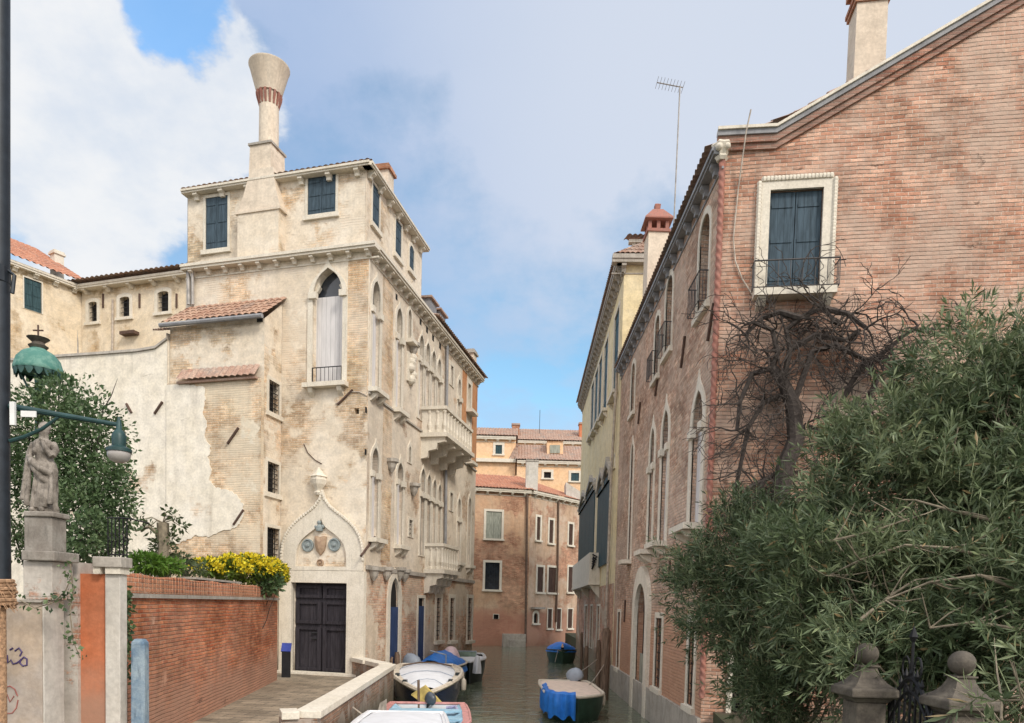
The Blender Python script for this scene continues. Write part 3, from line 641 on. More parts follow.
# carved relief, corbel stones
r = PS.rect(406.5,354,412.5,383); mb = MB(); mb.fbox(PS, r[0], r[1], r[2], r[3], 0, .07)
for k in range(5): mb.sphere(PS.pt((r[0]+r[1])/2+.12*math.sin(k*2), r[2]+(r[3]-r[2])*(k+.5)/5, .07), .17, 8, 6)
mb.build('carved_relief', M['stone'], pal)
for x,y in ((389,465),(411.5,489),(411,349),(371,573),(384,573),(397,573),(402,575)):
    a, z = PS.px(x,y); MB().lathe(PS.pt(a,z-.25,.1), [(.04,0),(.13,.15),(.17,.3),(.24,.34),(.24,.45)], 8).build('stone_corbel', M['stone_d'], pal)
for x,y in ((366,410),(365.5,452),(396.5,297),(420.5,322),(427,330),(433,338),(440,346)):
    r = PS.rect(x-.9,y-3,x+.9,y+3); MB().fbox(PS, r[0],r[1],r[2],r[3], 0, .006).build('vent_shade_patch', M['dark'], pal)  # flat near-black plates on the wall, painted as the shade inside small holes
def balcony(x0,x1,yt,yb,proj,F=PS,root=pal,nb=9):
    a0,a1 = F.px(x0,(yt+yb)/2)[0], F.px(x1,(yt+yb)/2)[0]; zb = F.px(x0,yb)[1]; zt = F.px(x0,yt)[1]
    mb = MB(); mb.fbox(F,a0-.06,a1+.06,zb-.16,zb,-.05,proj+.06); b = mb.build('balcony', M['stone'], root)
    mb = MB(); mb.fbox(F,a0,a1,zt-.12,zt,proj-.2,proj); mb.fbox(F,a0,a0+.2,zt-.12,zt,0,proj-.2); mb.fbox(F,a1-.2,a1,zt-.12,zt,0,proj-.2); mb.build('balcony_rail', M['stone'], b)
    mb = MB()
    H = zt-zb-.12; prof = [(.07,0),(.07,H*.08),(.05,H*.14),(.085,H*.32),(.05,H*.55),(.04,H*.8),(.07,H*.9),(.07,H)]
    for i in range(nb+1): mb.lathe(F.pt(a0+.1+(a1-a0-.2)*i/nb, zb, proj-.1), prof, 8)
    for i in (1,2): mb.lathe(F.pt(a0+.1, zb, proj*i/3.2), prof, 8)
    mb.build('balusters', M['stone'], b)
    MB().fbox(F,a0+.05,a1-.05,zb,zt-.12,proj-.115,proj-.085).build('balcony_panel', M['stone'], b)
    MB().fbox(F,a0+.085,a0+.115,zb,zt-.12,.0,proj-.12).build('balcony_panel', M['stone'], b)
    for i in range(4):
        a = a0+.15+(a1-a0-.3)*i/3; pr = [(0,zb-.16),(proj*.95,zb-.16),(proj*.95,zb-.32),(proj*.65,zb-.38),(proj*.6,zb-.6),(proj*.3,zb-.66),(proj*.25,zb-.9),(0,zb-.95)]
        mb = MB(); mb.fprism(F, [(0,0)]*3, 0, 0) if False else None
        mb.loft([[F.pt(a-.1,z,o) for o,z in pr],[F.pt(a+.1,z,o) for o,z in pr]]); mb.build('balcony_bracket', M['stone'], b)
balcony(421,451,406,433,1.0); balcony(424,441,543,569,.8,nb=6)
# cornices, attic, roof
cornice(pal, PF, -.30, SW, zc-.18, .26, .16, .62, M['stone'], .13, .17); cornice(pal, PS, .1, SL+.1, zc-.18, .28, .16, .52, M['stone'], .13, .19)
AF = PF.shifted(-.3); AS = PS.shifted(-.3)
def AW(F,x0,y0,x1,y1,**k):
    kw = dict(fw=.09, fp=.03, depth=.07, pane='dark', shutters='shutter', sill=.06); kw.update(k); return window(pal, F, F.rect(x0,y0,x1,y1), kw.pop('kind','rect'), **kw)
AW(AF,206,197,228,249); AW(AF,308,176,336,214)
AW(AS,372,187,379,227); AW(AS,395,222,401,257); AW(AS,409,246,413.6,271,kind='arch')
aL = AF.px(188,230)[0]; aR = .3; vN = .3; vF = AS.px(421,300)[0]
zb_ = zc-.02
wall(pal, AF, [(aR,zb_),(aL,zb_),(aL,za),(aR,za)], M['ext'], .25, name='attic_wall'); wall(pal, AS, [(vN,zb_),(vF,zb_),(vF,za),(vN,za)], M['ext'], .25, name='attic_wall')
mb = MB()   # rear and left closing walls
q = lambda u, v, z, i=0: Vector((Cp.x+PF.d.x*u+PS.d.x*v, Cp.y+PF.d.y*u+PS.d.y*v, z))
for (u0,v0),(u1,v1),z0,z1 in (((aL,.3),(aL,vF),zb_,za),((aL,vF),(.3,vF),zb_,za),((SW,0),(SW,SL),-.6,zc),((SW,SL),(0,SL),-.6,zc)):
    mb.add([q(u0,v0,z0),q(u1,v1,z0),q(u1,v1,z1),q(u0,v0,z1)], [(0,1,2,3)])
mb.build('rear_wall', M['palace'], pal)
cornice(pal, AF, aR-.2, aL+.08, za-.12, .24, .12, .95, M['stone'], .16, .2, fillet=False); cornice(pal, AS, vN-.2, vF+.1, za-.12, .26, .12, .75, M['stone'], .16, .2, fillet=False)
mb = MB(); e0 = .3-.22; zr = za+.62; A,B,C,D = q(e0,.08,za+.02),q(aL+.1,.08,za+.02),q(aL+.15,vF+.3,za+.02),q(e0,vF+.3,za+.02); R1,R2 = q(2.4,2.6,zr),q(aL-2.0,2.6,zr)
tiles(mb,A,B,R2,R1,.2,.035); tiles(mb,D,A,R1,R1+Vector((.01,.02,0))); tiles(mb,C,D,R1,R2); tiles(mb,B,C,R2,R2+Vector((.01,.01,0)))
mb.build('attic_roof', M['tile_old'], pal)
mb = MB(); Z = zc+.02
tiles(mb,q(-.42,vF,Z),q(-.42,SL+.3,Z),q(3.4,SL-2,Z+1.3),q(3.4,vF,Z+1.3)); tiles(mb,q(-.42,SL+.3,Z),q(SW,SL+.3,Z),q(3.6,SL-2,Z+1.3),q(3.4,SL-2,Z+1.3)); tiles(mb,q(SW,SL,Z),q(SW,vF,Z),q(3.4,vF,Z+1.3),q(3.4,SL-2,Z+1.3))
mb.build('roof', M['tile_old'], pal)
for x,y,vv in ((431,296,vF+1.0),(438,311,vF+2.2)):
    mb = MB(); u = .5; mb.obox(q(u,vv,0), PS.d, .4, .35, Z, Z+.95); dm = mb.build('dormer', M['lead'], pal)
    MB().obox(q(u,vv,0), PS.d, .5, .45, Z+.96, Z+1.03).build('dormer_roof', M['tile_old'], dm)
def chimney_simple(root,c,ax,hw,hd,z0,z1,mat,capmat,name='chimney'):
    ch = MB().obox(c,ax,hw,hd,z0,z1).build(name, mat, root)
    mb = MB(); mb.obox(c,ax,hw*1.3,hd*1.3,z1,z1+.1); mb.obox(c,ax,hw*1.1,hd*1.1,z1+.102,z1+.2); mb.build('chimney_cap', capmat, ch); return ch
A2 = AS.shifted(-.5); p = A2.pt(A2.px(384,175)[0],0,0); chimney_simple(pal, (p.x,p.y), AS.d, .26, .26, za-.6, A2.px(384,165,.2)[1], M['chimney'], M['redbrick'])
p = PS.pt(13.0,0,-.4); chimney_simple(pal, (p.x,p.y), PS.d, .28, .25, zc-.1, zc+1.1, M['chimney'], M['stone_d'])
# the great flared chimney: buttress, box, pipe, bell
def prl(y, x0, x1, o0): 
    a,b = AF.px(x0,y)[0], AF.px(x1,y)[0]; return a, b
zA, zB, zC = zb_, AF.px(264,209,.4)[1], AF.px(264,168,.3)[1]
b0 = prl(230,244.5,285,0); b1 = prl(171,255,277,0); L = []
for (lo,hi,z,o) in ((b0[1],b0[0],zA,.36),(b0[1],b0[0],zB,.36)): L.append([AF.pt(lo,z,0),AF.pt(hi,z,0),AF.pt(hi,z,o),AF.pt(lo,z,o)])
but = MB().loft(L).build('chimney_buttress', M['ext'], pal)
L = []
for (lo,hi,z,o) in ((b0[1]-.06,b0[0]+.06,zB,.34),(b0[1]*.55+b1[1]*.45,b0[0]*.55+b1[0]*.45,zB+(zC-zB)*.45,.30),(b1[1],b1[0],zC+.05,.24)): L.append([AF.pt(lo,z,0),AF.pt(hi,z,0),AF.pt(hi,z,o),AF.pt(lo,z,o)])
MB().loft(L).build('chimney_shoulder', M['chimney'], but)
MB().fbox(AF, b0[1]-.08, b0[0]+.08, zB-.04, zB+.03, 0, .40).build('chimney_ledge', M['chimney'], but)
CH = AF.shifted(-.35); cx, _ = CH.px(267.5,150); zk0, zk1 = za-.1, CH.px(267.5,144,.35)[1]; hw = (CH.px(254.5,155)[0]-CH.px(276.5,155)[0])/2
pc = CH.pt(cx, 0, 0); MB().obox((pc.x,pc.y), CH.d, hw, hw, zk0, zk1, .93).build('chimney_base', M['chimney'], but)
MB().obox((pc.x,pc.y), CH.d, hw*1.04, hw*1.04, zk1, zk1+.07).build('chimney_ledge', M['stone_d'], but)
cx2, _ = CH.px(269,120); pc2 = CH.pt(cx2,0,0); r1 = (CH.px(260.3,120)[0]-CH.px(277,120)[0])/2
zp = CH.px(269,101,.25)[1]; zq = CH.px(269.5,88,.3)[1]; zt = CH.px(270,53,.55)[1]; rt = (CH.px(253.2,60)[0]-CH.px(287.8,60)[0])/2
MB().lathe((pc2.x,pc2.y,zk1), [(r1*1.02,0),(r1,.2),(r1*.98,zp-zk1)], 24).build('chimney_pipe', M['chimney'], but, smooth=True)
mb = MB(); mb.lathe((pc2.x,pc2.y,zp), [(r1*.98,0),(r1*1.0,.02),(r1*1.12,zq-zp)], 24)
mb2 = MB()
for k in range(16):
    a = 2*math.pi*k/16; mb2.loft([[(pc2.x+r*math.cos(a+e), pc2.y+r*math.sin(a+e), z) for r,e in ((r1*.9,-.09),(rr,-.09),(rr,.09),(r1*.9,.09))] for rr,z in ((r1*1.02,zp-.02),(r1*1.3,zq-.1),(r1*1.34,zq))])
mb2.build('chimney_bracket', M['rope'], but)
mb.build('chimney_collar', M['chimney'], but)
MB().lathe((pc2.x,pc2.y,zq), [(r1*1.25,0),(r1*1.3,.05),(rt*.97,zt-zq-.06),(rt,zt-zq-.03),(rt,zt-zq),(rt*.88,zt-zq),(r1,.1),(.01,.09)], 32).build('chimney_bell', M['chimney'], but, smooth='auto')
# front lean-to extension
EX = PF.shifted(1.03); ex = thing('lean_to', 'lean-to extension with a small tiled roof against the front of the cream palace', 'extension', (*EX.pt(4,0).xy, .9))
x0_ = EX.px(264,400)[0]; x1_ = EX.px(170,400)[0]; zE = EX.px(215,321)[1]
ES = Fac(EX.pt(x0_,0).xy, 11.9+180) ; ES.n = Vector((PF.d.x*-1, PF.d.y*-1)); ES.d = Vector((PS.d.x, PS.d.y)); ES.n = Vector((ES.d.y,-ES.d.x))
zE2 = PF.px(284,302)[1]
for x0,y0,x1,y1 in ((268.5,382,279,413),(267,463,278.5,493),(266.5,528,279,559)):
    window(ex, ES, ES.rect(x0,y0,x1,y1), 'rect', fw=.11, fp=.03, depth=.2, pane='dark', grille=(3,5), sill=.04)
L_ = 1.02
wall(ex, ES, [(0,-.2),(L_,-.2),(L_,zE2-.06),(0,zE-.06)], M['palace'], .25)
zM = EX.px(218,382)[1]
wall(ex, EX, [(x0_,zM),(x1_,zM),(x1_,zE-.06),(x0_,zE-.06)], M['ext'], .25)
def rough_edge(P):
    out = []
    for (a,z),(b,w) in zip(P[:-1],P[1:]):
        n = max(1, int(math.hypot(a-b,z-w)/.07)); out += [(a+(b-a)*i/n+random.uniform(-.035,.035)*(i>0), z+(w-z)*i/n+random.uniform(-.035,.035)*(i>0)) for i in range(n)]
    return out+[P[-1]]
EL = EX.shifted(.14); xl = EL.px(180,380)[0]+.1; xr_ = EL.px(262,400)[0]
MB().fbox(EX, x0_, x1_, .6, zM, .0, .14).build('lower_wall', M['ext_low'], ex)
po_ = rough_edge([EL.px(x,y) for x,y in ((183,384),(199,386),(205,388),(206,400),(203,412),(207,424),(205,437),(211,447),(208,458),(212,470),(209,480),(216,488),(226,489),(236,494),(243,503),(244,514),(240,524),(231,530),(222,531),(210,537),(196,535),(186,541),(172,545))])+[(x1_+.0,EL.px(176,545)[1]),(x1_+.0,zM-.03)]
MB().fprism(EL, po_, .001, .022).build('plaster_patch', M['white'], ex)
mb = MB(); xa, xb = EL.px(258,375)[0], EL.px(179,378)[0]
tiles(mb, EL.pt(xa,zM+.02,.16), EL.pt(xb,zM+.02,.16), EL.pt(xb,zM+.42,-.1), EL.pt(xa,zM+.42,-.1), period=.22, course=.25); mb.fbox(EL, xa, xb, zM-.05, zM+.015, -.1, .12); mb.build('tile_coping', M['tile_old'], ex)
mb = MB(); tiles(mb, EX.pt(x0_-.1,zE-.02,.22), EX.pt(x1_+.15,zE-.02,.22), PF.pt(x1_+.1,zE2+.12,0), PF.pt(x0_-.1,zE2+.12,0), period=.22, course=.3); mb.build('roof', M['tile'], ex)
MB().tube([EX.pt(x0_-.1,zE-.09,.27), EX.pt(x1_+.15,zE-.09,.27)], .075, 8).build('gutter', M['lead'], ex)
for p in ((228,444,239,428),): anchor(ex, EL, *p, .04)
anchor(ex, EL, 234,525,244,510,.04)
r = EX.rect(257,317,263,322); MB().fbox(EX,r[0],r[1],r[2],r[3],0,.01).build('vent_shade_patch', M['dark'], ex)  # thin dark plate, no opening cut: the hole's shade is its colour
downpipe(pal, PF, [(190,266),(191,300),(191,306)], .06); downpipe(pal, PF, [(194.5,266),(195,300),(195,306)], .05)
anchor(pal, PF, 338,405,353,390,.035); anchor(pal, PS, 360,556,374,537,.04)
mb = MB(); mb.tube([PF.pt(*PF.px(x,y), .02) for x,y in ((367,396),(360,392),(352,392),(343,400),(336,404))], .02, 5); mb.build('conduit', M['cable'], pal)
mb = MB(); mb.tube([PF.pt(*PF.px(x,y), .015) for x,y in ((322,464),(315,460),(308,453),(304,444))], .015, 5); mb.build('conduit', M['rust'], pal)
downpipe(pal, PS, [(445,340),(444,440),(443,560)], .06, 'lead')

# ================================================================== TALL WHITE WALL
ww = thing('garden_wall', 'high whitewashed wall with peeling plaster left of the cream palace', 'wall', (*EX.pt(9,0).xy,.9))
tp = [EX.px(x,y) for x,y in ((50,359),(62,358.5),(100,356),(140,353),(158,350),(170,341),(183,336))]
xw = x1_+.02
outw = [(EX.px(20,400)[0]+1.0,.6)]+[(EX.px(20,400)[0]+1.0, tp[0][1])]+tp[:-1]+[(xw,tp[-1][1]),(xw,.6)]
MB().fprism(EX, outw, -.45, .1).build('wall', M['white'], ww)
mb = MB(); pth = [(EX.px(20,400)[0]+1.0, tp[0][1])]+tp[:-1]+[(xw,tp[-1][1])]
for (a,z),(b,w) in zip(pth[:-1], pth[1:]): mb.loft([[EX.pt(a,z+.003,-.52),EX.pt(a,z+.003,.16),EX.pt(a,z+.09,.14),EX.pt(a,z+.12,-.18),EX.pt(a,z+.09,-.5)],[EX.pt(b,w+.003,-.52),EX.pt(b,w+.003,.16),EX.pt(b,w+.09,.14),EX.pt(b,w+.12,-.18),EX.pt(b,w+.09,-.5)]])
mb.build('coping', M['stone_d'], ww)
mb = MB(); EW = EX.shifted(.1); tiles(mb, EX.pt(xw,tp[-1][1]+.1,.3), EX.pt(EX.px(160,345)[0],tp[-1][1]+.1,.3), EX.pt(EX.px(160,345)[0],tp[-1][1]+.4,-.4), EX.pt(xw,tp[-1][1]+.4,-.4), course=.3); mb.build('tile_coping', M['tile_old'], ww)
for p in ((155,414,163,402),(127,404,132,413)): anchor(ww, EW, *p, .04)

# ================================================================== CHURCH BUILDINGS FAR LEFT
cb = at(83,300,38.0); ca = at(-5,300,34.6)
th = math.degrees(math.atan2(cb.x-ca.x, cb.y-ca.y)); CF = Fac(ca.xy, th); Lc = CF.px(83,300)[0]
ch1 = thing('church_house', 'cream house with red tiled roof and one dark shutter at the far left', 'house', (*ca.xy,.9)); ze = CF.px(60,282)[1]
window(ch1, CF, CF.rect(24,280,41.5,311), 'rect', fw=.06, fp=.03, depth=.15, pane='dark', shutters='shutter_g')
wall(ch1, CF, [(-6,0),(Lc,0),(Lc,ze),(-6,ze)], M['church'], .3); cornice(ch1, CF, -6, Lc, ze-.1, .28, .2, .85, M['stone'], .2, .2, fillet=False)
back = Vector((-.78,.62)); mb = MB(); A,B = CF.pt(-6,ze+.2,.5), CF.pt(Lc+.3,ze+.2,.5); up = Vector((-CF.n.x*6,-CF.n.y*6,3.3)); tiles(mb,A,B,B+up,A+up,.3,.07); mb.build('roof', M['tile_red'], ch1)
q0,q1,q2,q3 = CF.pt(-6,0),CF.pt(Lc,0),CF.pt(Lc,0,-9),CF.pt(-6,0,-9); mb = MB()
for a,b in ((q1,q2),(q2,q3),(q3,q0)): mb.add([a,b,(b.x,b.y,ze),(a.x,a.y,ze)],[(0,1,2,3)])
mb.build('rear_wall', M['church'], ch1)
a,z = CF.px(57,255,-3); p = CF.pt(a,0,-3); chimney_simple(ch1,(p.x,p.y),CF.d,.24,.24,ze,CF.px(57,252,-3)[1]-.2,M['stone'],M['stone'])
da = cb+Vector((.0,-.1,0)); db = at(190,280,35.9); CG = Fac(da.xy, math.degrees(math.atan2(db.x-da.x, db.y-da.y))); Ld = CG.px(190,280)[0]
ch2 = thing('church_wing', 'lower cream wing with three small arched windows behind the whitewashed wall', 'house', (*da.xy,.9)); zg = CG.px(135,283)[1]
for r_ in ((89,302,97.5,322),(120,297,130,317),(158,291.5,169,312)): window(ch2, CG, CG.rect(*r_), 'segment', fw=.18, fp=.05, depth=.25, pane='dark', grille=(2,3), sill=.06)
wall(ch2, CG, [(0,0),(Ld+1.5,0),(Ld+1.5,zg),(0,zg)], M['church'], .3); cornice(ch2, CG, -.3, Ld+1.5, zg-.1, .4, .2, 1.35, M['stone'], .2, .2, fillet=False)
mb = MB(); A,B = CG.pt(-.3,zg+.18,.65),CG.pt(Ld+1.5,zg+.18,.65); up = Vector((-CG.n.x*5,-CG.n.y*5,1.0)); tiles(mb,A,B,B+up,A+up,.3,.07); mb.build('roof', M['tile_old'], ch2)
q0,q1,q2,q3 = CG.pt(0,0),CG.pt(Ld+1.5,0),CG.pt(Ld+1.5,0,-7),CG.pt(0,0,-7); mb = MB()
for a,b in ((q1,q2),(q2,q3),(q3,q0)): mb.add([a,b,(b.x,b.y,zg),(a.x,a.y,zg)],[(0,1,2,3)])
mb.build('rear_wall', M['church'], ch2)
downpipe(ch2, CG, [(78.5,302),(79.5,330),(80,362)], .07, o=.15); downpipe(ch2, CG, [(114,300),(114,330),(113.5,358)], .05, 'cable', o=.08)
a,z = CG.px(132,335); MB().fbox(CG,a-.45,a+.45,z-.05,z+.1,0,.35).build('stone_ledge', M['rust'], ch2)
for x in (103.5,140,177): anchor(ch2, CG, x,294,x,308,.05)
# ================================================================== BRICK HOUSE ON THE RIGHT
rb = thing('brick_house', 'large weathered red brick house with a sloping gable on the right bank', 'house', (Rc.x, Rc.y, .9))
zr = RS.px(722,150)[1]; RL = RS.px(622,361)[0]
def RW(x0,y0,x1,y1,kind='arch',**k):
    kw = dict(fw=.12, fp=.03, depth=.2, pane='glass', sill=.07); kw.update(k)
    if isinstance(kw.get('split'), float): kw['split'] = RS.px((x0+x1)/2, kw['split'])[1]
    return window(rb, RS, RS.rect(x0,y0,x1,y1), kind, **kw)
t1 = RW(699.5,219,709.5,307); t2 = RW(666,279,672.5,350); t3 = RW(655,318,659.5,376); t4 = RW(631.5,365,635,412)
for w, rr in ((t1,(699.5,219,709.5,307)),(t2,(666,279,672.5,350)),(t3,(655,318,659.5,376))):
    a0,a1,z0,z1 = RS.rect(*rr); railing(w, RS, a0-.05, a1+.05, z0, z0+.65, .22, 7, 'railgrey', scroll=False)
RW(692,392,702,524,'ogee',fw=.24,split=430.,cap=True,sill=.4,brackets=True)
RW(661.5,412,667.5,541,'ogee',fw=.22,split=450.,cap=True,sill=.35,brackets=True)
RW(649.5,430,653.5,549,'ogee',fw=.2,split=468.,cap=True,sill=.35,brackets=True); RW(630,446,632.5,559,'ogee',fw=.15,split=480.,sill=.3)
RW(636,584,647,735,'arch',fw=.42,fp=.12,pane='dark',sill=0,split=655.,blind='palesh')
RW(655.5,618,661.5,688,'rect',fw=.16,grille=(3,7)); RW(688.5,622,694.5,706,'rect',fw=.16,grille=(3,7)); RW(617.5,612,620,668,'rect',fw=.12)
wall(rb, RS, [(0,-.8),(RL,-.8),(RL,zr),(0,zr)], M['rside'], .32)
cornice(rb, RS, -.1, RL+.1, zr-.16, .20, .14, .75, M['lead'], .16, .24)
MB().fbox(RS, 0, RL, -.5, .95, 0, .08).build('plinth', M['stone_d'], rb)
for x0,y0,x1,y1 in ((715,303,709,341),(686,336,682,368),(659,374,656,396),(641,402,639,424),(700,200,0,0)):
    if x1: anchor(rb, RS, x0,y0,x1,y1,.035)
for x,y in ((646,590),(626,600),(671,560)): anchor(rb, RS, x,y,x-1,y+22,.035)
# front gable
bw = RF.rect(768,190,821,293)
w = window(rb, RF, bw, 'rect', fw=.17, fp=.06, depth=.2, pane='dark', shutters='shutter')
mb = MB(); o0 = outline('rect', bw[0]-.17,bw[1]+.17,bw[2]-.02,bw[3]+.17)
for (a,z),(b,zz) in (((o0[0]),(o0[3])),((o0[3]),(o0[2])),((o0[2]),(o0[1]))):
    n = max(2,int(math.hypot(a-b,z-zz)/.07))
    for i in range(n): t = (i+.5)/n; mb.sphere(RF.pt(a+(b-a)*t+(.05 if a==b and a>bw[1] else -.05 if a==b else 0), z+(zz-z)*t+(.05 if z==zz else 0), .05), .062, 6, 4)
mb.build('rope_moulding', M['stone'], w, smooth=True)
mb = MB(); mb.fbox(RF, bw[0]-.28, bw[1]+.28, bw[2]-.14, bw[2]-.0, -.02, .32); mb.build('sill', M['stone'], w)
for a in (bw[0]-.12, bw[1]+.12): MB().loft([[RF.pt(a-.09,bw[2]-.145,0),RF.pt(a+.09,bw[2]-.145,0),RF.pt(a+.09,bw[2]-.145,.28),RF.pt(a-.09,bw[2]-.145,.28)],[RF.pt(a-.09,bw[2]-.36,0),RF.pt(a+.09,bw[2]-.36,0),RF.pt(a+.09,bw[2]-.3,.12),RF.pt(a-.09,bw[2]-.3,.12)]]).build('bracket', M['stone'], w)
railing(w, RF, bw[0]-.3, bw[1]+.32, bw[2]+.02, bw[2]+.55, .30, 7, 'railgrey')
p = RF.px(842,264)[0]; zz = bw[2]+.5; MB().tube([RF.pt(bw[1]+.3,zz,.28), RF.pt(p,zz,.3)], .012, 5).build('railing_bar', M['iron'], w)
window(rb, RF, RF.rect(733,600,746,735), 'rect', fw=.12, fp=.05, depth=.25, pane='dark', grille=(2,3))
rk = [(0, RF.px(728,152)[1]), (RF.px(775,150)[0], RF.px(775,150)[1]), RF.px(1012,12)]
sl = (rk[2][1]-rk[1][1])/(rk[2][0]-rk[1][0]); aP = rk[1][0]+8.2; rk[2] = (aP, rk[1][1]+sl*8.2)
aE = aP+(aP-rk[1][0])
out = [(0,-.4),(aE,-.4),(aE,rk[1][1]),(rk[2]),(rk[1]),(rk[0])]
wall(rb, RF, out, M['rfront'], .3)
def band(lo, hi, o0, o1, mat, nm, dz=0):
    mb = MB()
    P = [(-.12 if lo>.0 else 0, rk[0][1]), rk[1], rk[2], (aE+.2, rk[1][1]-.1)]
    for (a,z),(b,y) in zip(P[:-1],P[1:]):
        mb.loft([[RF.pt(a,z+lo,o0),RF.pt(a,z+lo,o1),RF.pt(a,z+hi,o1),RF.pt(a,z+hi,o0)],[RF.pt(b,y+lo,o0),RF.pt(b,y+lo,o1),RF.pt(b,y+hi,o1),RF.pt(b,y+hi,o0)]])
    return mb.build(nm, mat, rb)
c = band(.0,.12,-.02,.06,M['rake'],'rake_cornice'); band(.122,.26,-.02,.11,M['rake'],'rake_cornice'); band(.262,.36,-.02,.15,M['lead'],'rake_cornice'); band(.362,.42,-.1,.19,M['stone'],'rake_coping')
# roof
mb = MB(); zt = rk[0][1]+.30; rp = lambda a, v, z: Vector((RF.o.x+RF.d.x*a, RF.o.y+RF.d.y*a+v, z))
zq_ = rk[1][1]+sl*.9+.52; tiles(mb, rp(-.27,.2,zt-.06), rp(-.27,RL+.2,zt-.2), rp(rk[1][0]+.9,RL+.2,zq_), rp(rk[1][0]+.9,.2,zq_), course=.4)
tiles(mb, rp(rk[1][0]+.3,-.05,zt+.33), rp(rk[1][0]+.3,RL+.2,zt+.5), rp(aP,RL+.2,rk[2][1]+.3), rp(aP,-.05,rk[2][1]+.3), course=.4)
tiles(mb, rp(aE+.3,RL+.2,zt), rp(aE+.3,-.05,zt), rp(aP,-.05,rk[2][1]+.3), rp(aP,RL+.2,rk[2][1]+.3), course=.5)
mb.build('roof', M['tile_old'], rb)
mb = MB(); a,b = rp(aE,0,0), rp(aE,RL,0); c0,d0 = rp(0,RL,0), rp(aP,RL,0)
mb.add([(a.x,a.y,-.4),(b.x,b.y,-.4),(b.x,b.y,rk[1][1]),(a.x,a.y,rk[1][1])],[(0,1,2,3)]); mb.add([(c0.x,c0.y,-.4),(b.x,b.y,-.4),(b.x,b.y,rk[1][1]),(d0.x,d0.y,rk[2][1]),(c0.x,c0.y,rk[0][1])],[(0,1,2,3,4)])
mb.build('rear_wall', M['rside'], rb)
# red twisted corner shaft with stone lion-head capital
mb = MB(); N = 12; loops = []; zl, zh = 1.4, zr-.12; n = 420
for i in range(n+1):
    z = zl+(zh-zl)*i/n; L = []
    for k in range(N*2):
        a = 2*math.pi*k/(N*2); r = .062*(1+.16*math.cos(2*a+z*34)); L.append((Rc.x+.0+r*math.cos(a), Rc.y-.02+r*math.sin(a), z))
    loops.append(L)
mb.loft(loops).build('corner_shaft', M['rope'], rb, smooth=True)
mb = MB(); p = Vector((Rc.x-.02, Rc.y-.02, zr-.06)); mb.lathe((p.x,p.y,p.z-.2), [(.09,0),(.13,.06),(.10,.1),(.16,.22),(.2,.3),(.17,.34)], 12, rib=.12, nrib=6); mb.sphere(p+Vector((-.09,-.12,.02)), .08, 8, 6); mb.sphere(p+Vector((.08,-.13,.03)), .07, 8, 6)
mb.build('corner_capital', M['stone'], rb, smooth=True)
mb = MB(); mb.tube([RF.pt(*RF.px(x,y), o) for x,y,o in ((748,121,.35),(744,140,.26),(738,190,.04),(733,240,.04),(735,262,.04),(742,280,.04),(752,296,.05))], .016, 5); mb.build('cable', M['cable'], rb)
# chimneys and antenna
RB2 = RF.shifted(-3.2); a,_ = RB2.px(866,60); p = RB2.pt(a,0,0); hw = (RB2.px(882,40)[0]-RB2.px(851,40)[0])/2
zt_ = RB2.px(866,12)[1]
ch = MB().obox((p.x,p.y), RF.d, hw, hw*.9, RB2.px(866,90)[1]-.6, zt_, .98).build('chimney', M['chimney'], rb)
mb = MB(); mb.obox((p.x,p.y), RF.d, hw*1.12, hw*1.0, zt_, zt_+.1); mb.obox((p.x,p.y), RF.d, hw*1.2, hw*1.1, zt_+.102, zt_+.2)
for i in (-1,0,1):
    for j in (-1,1): mb.obox((p.x+RF.d.x*i*hw*.75-RF.n.x*j*hw*.7, p.y+RF.d.y*i*hw*.75-RF.n.y*j*hw*.7), RF.d, .07, .07, zt_+.2, zt_+.5)
mb.obox((p.x,p.y), RF.d, hw*1.2, hw*1.1, zt_+.502, zt_+.62); mb.build('chimney_cap', M['redbrick'], ch)
# chimney with small tiled roof, on the far end of the brick house roof
Yc = 27.0; c1 = at(656,250,Yc); hw = (at(666,250,Yc).x-at(646,250,Yc).x)/2; z0, z1 = zr-.5, at(656,231,Yc-.4).z; 
ch = MB().obox((c1.x+.0,c1.y),(1,.03),hw,hw,z0,z1).build('chimney', M['chimney'], rb)
mb = MB(); h2 = at(656,220,Yc-.4).z; mb.obox((c1.x,c1.y),(1,.03),hw*1.15,hw*1.15,z1,z1+.1)
for i in (-1,0,1):
    for j in (-1,0,1):
        if i or j: mb.obox((c1.x+i*hw*.85,c1.y+j*hw*.85),(1,0),.06,.06,z1+.1,h2)
mb.build('chimney_arcade', M['rope'], ch)
mb = MB(); h3 = at(656,204,Yc).z; mb.loft([[(c1.x+k*hw*s_,c1.y+l*hw*s_,z) for k,l in ((-1,-1),(1,-1),(1,1),(-1,1))] for s_,z in ((1.1,h2),(1.38,h2+.04),(1.38,h2+.09),(.5,h2+(h3-h2)*.65),(.25,h2+(h3-h2)*.7),(.3,h3-.05),(.1,h3))]); mb.build('chimney_roof', M['rope'], ch)
pa = at(680,86,22.0); pb = at(673,228,22.0)
mb = MB(); mb.tube([(pb.x,22,zr-.3),(pa.x,22,pa.z)], .022, 6); aa = at(657,82.5,22.0); ab = at(683,87.5,22.0)
mb.tube([aa, ab], .016, 5)
for i in range(9):
    p = aa.lerp(ab, i/8); mb.tube([p+Vector((0,-.25,0)), p+Vector((0,.25,0))], .006, 4)
mb.build('antenna', M['pipe'], rb)

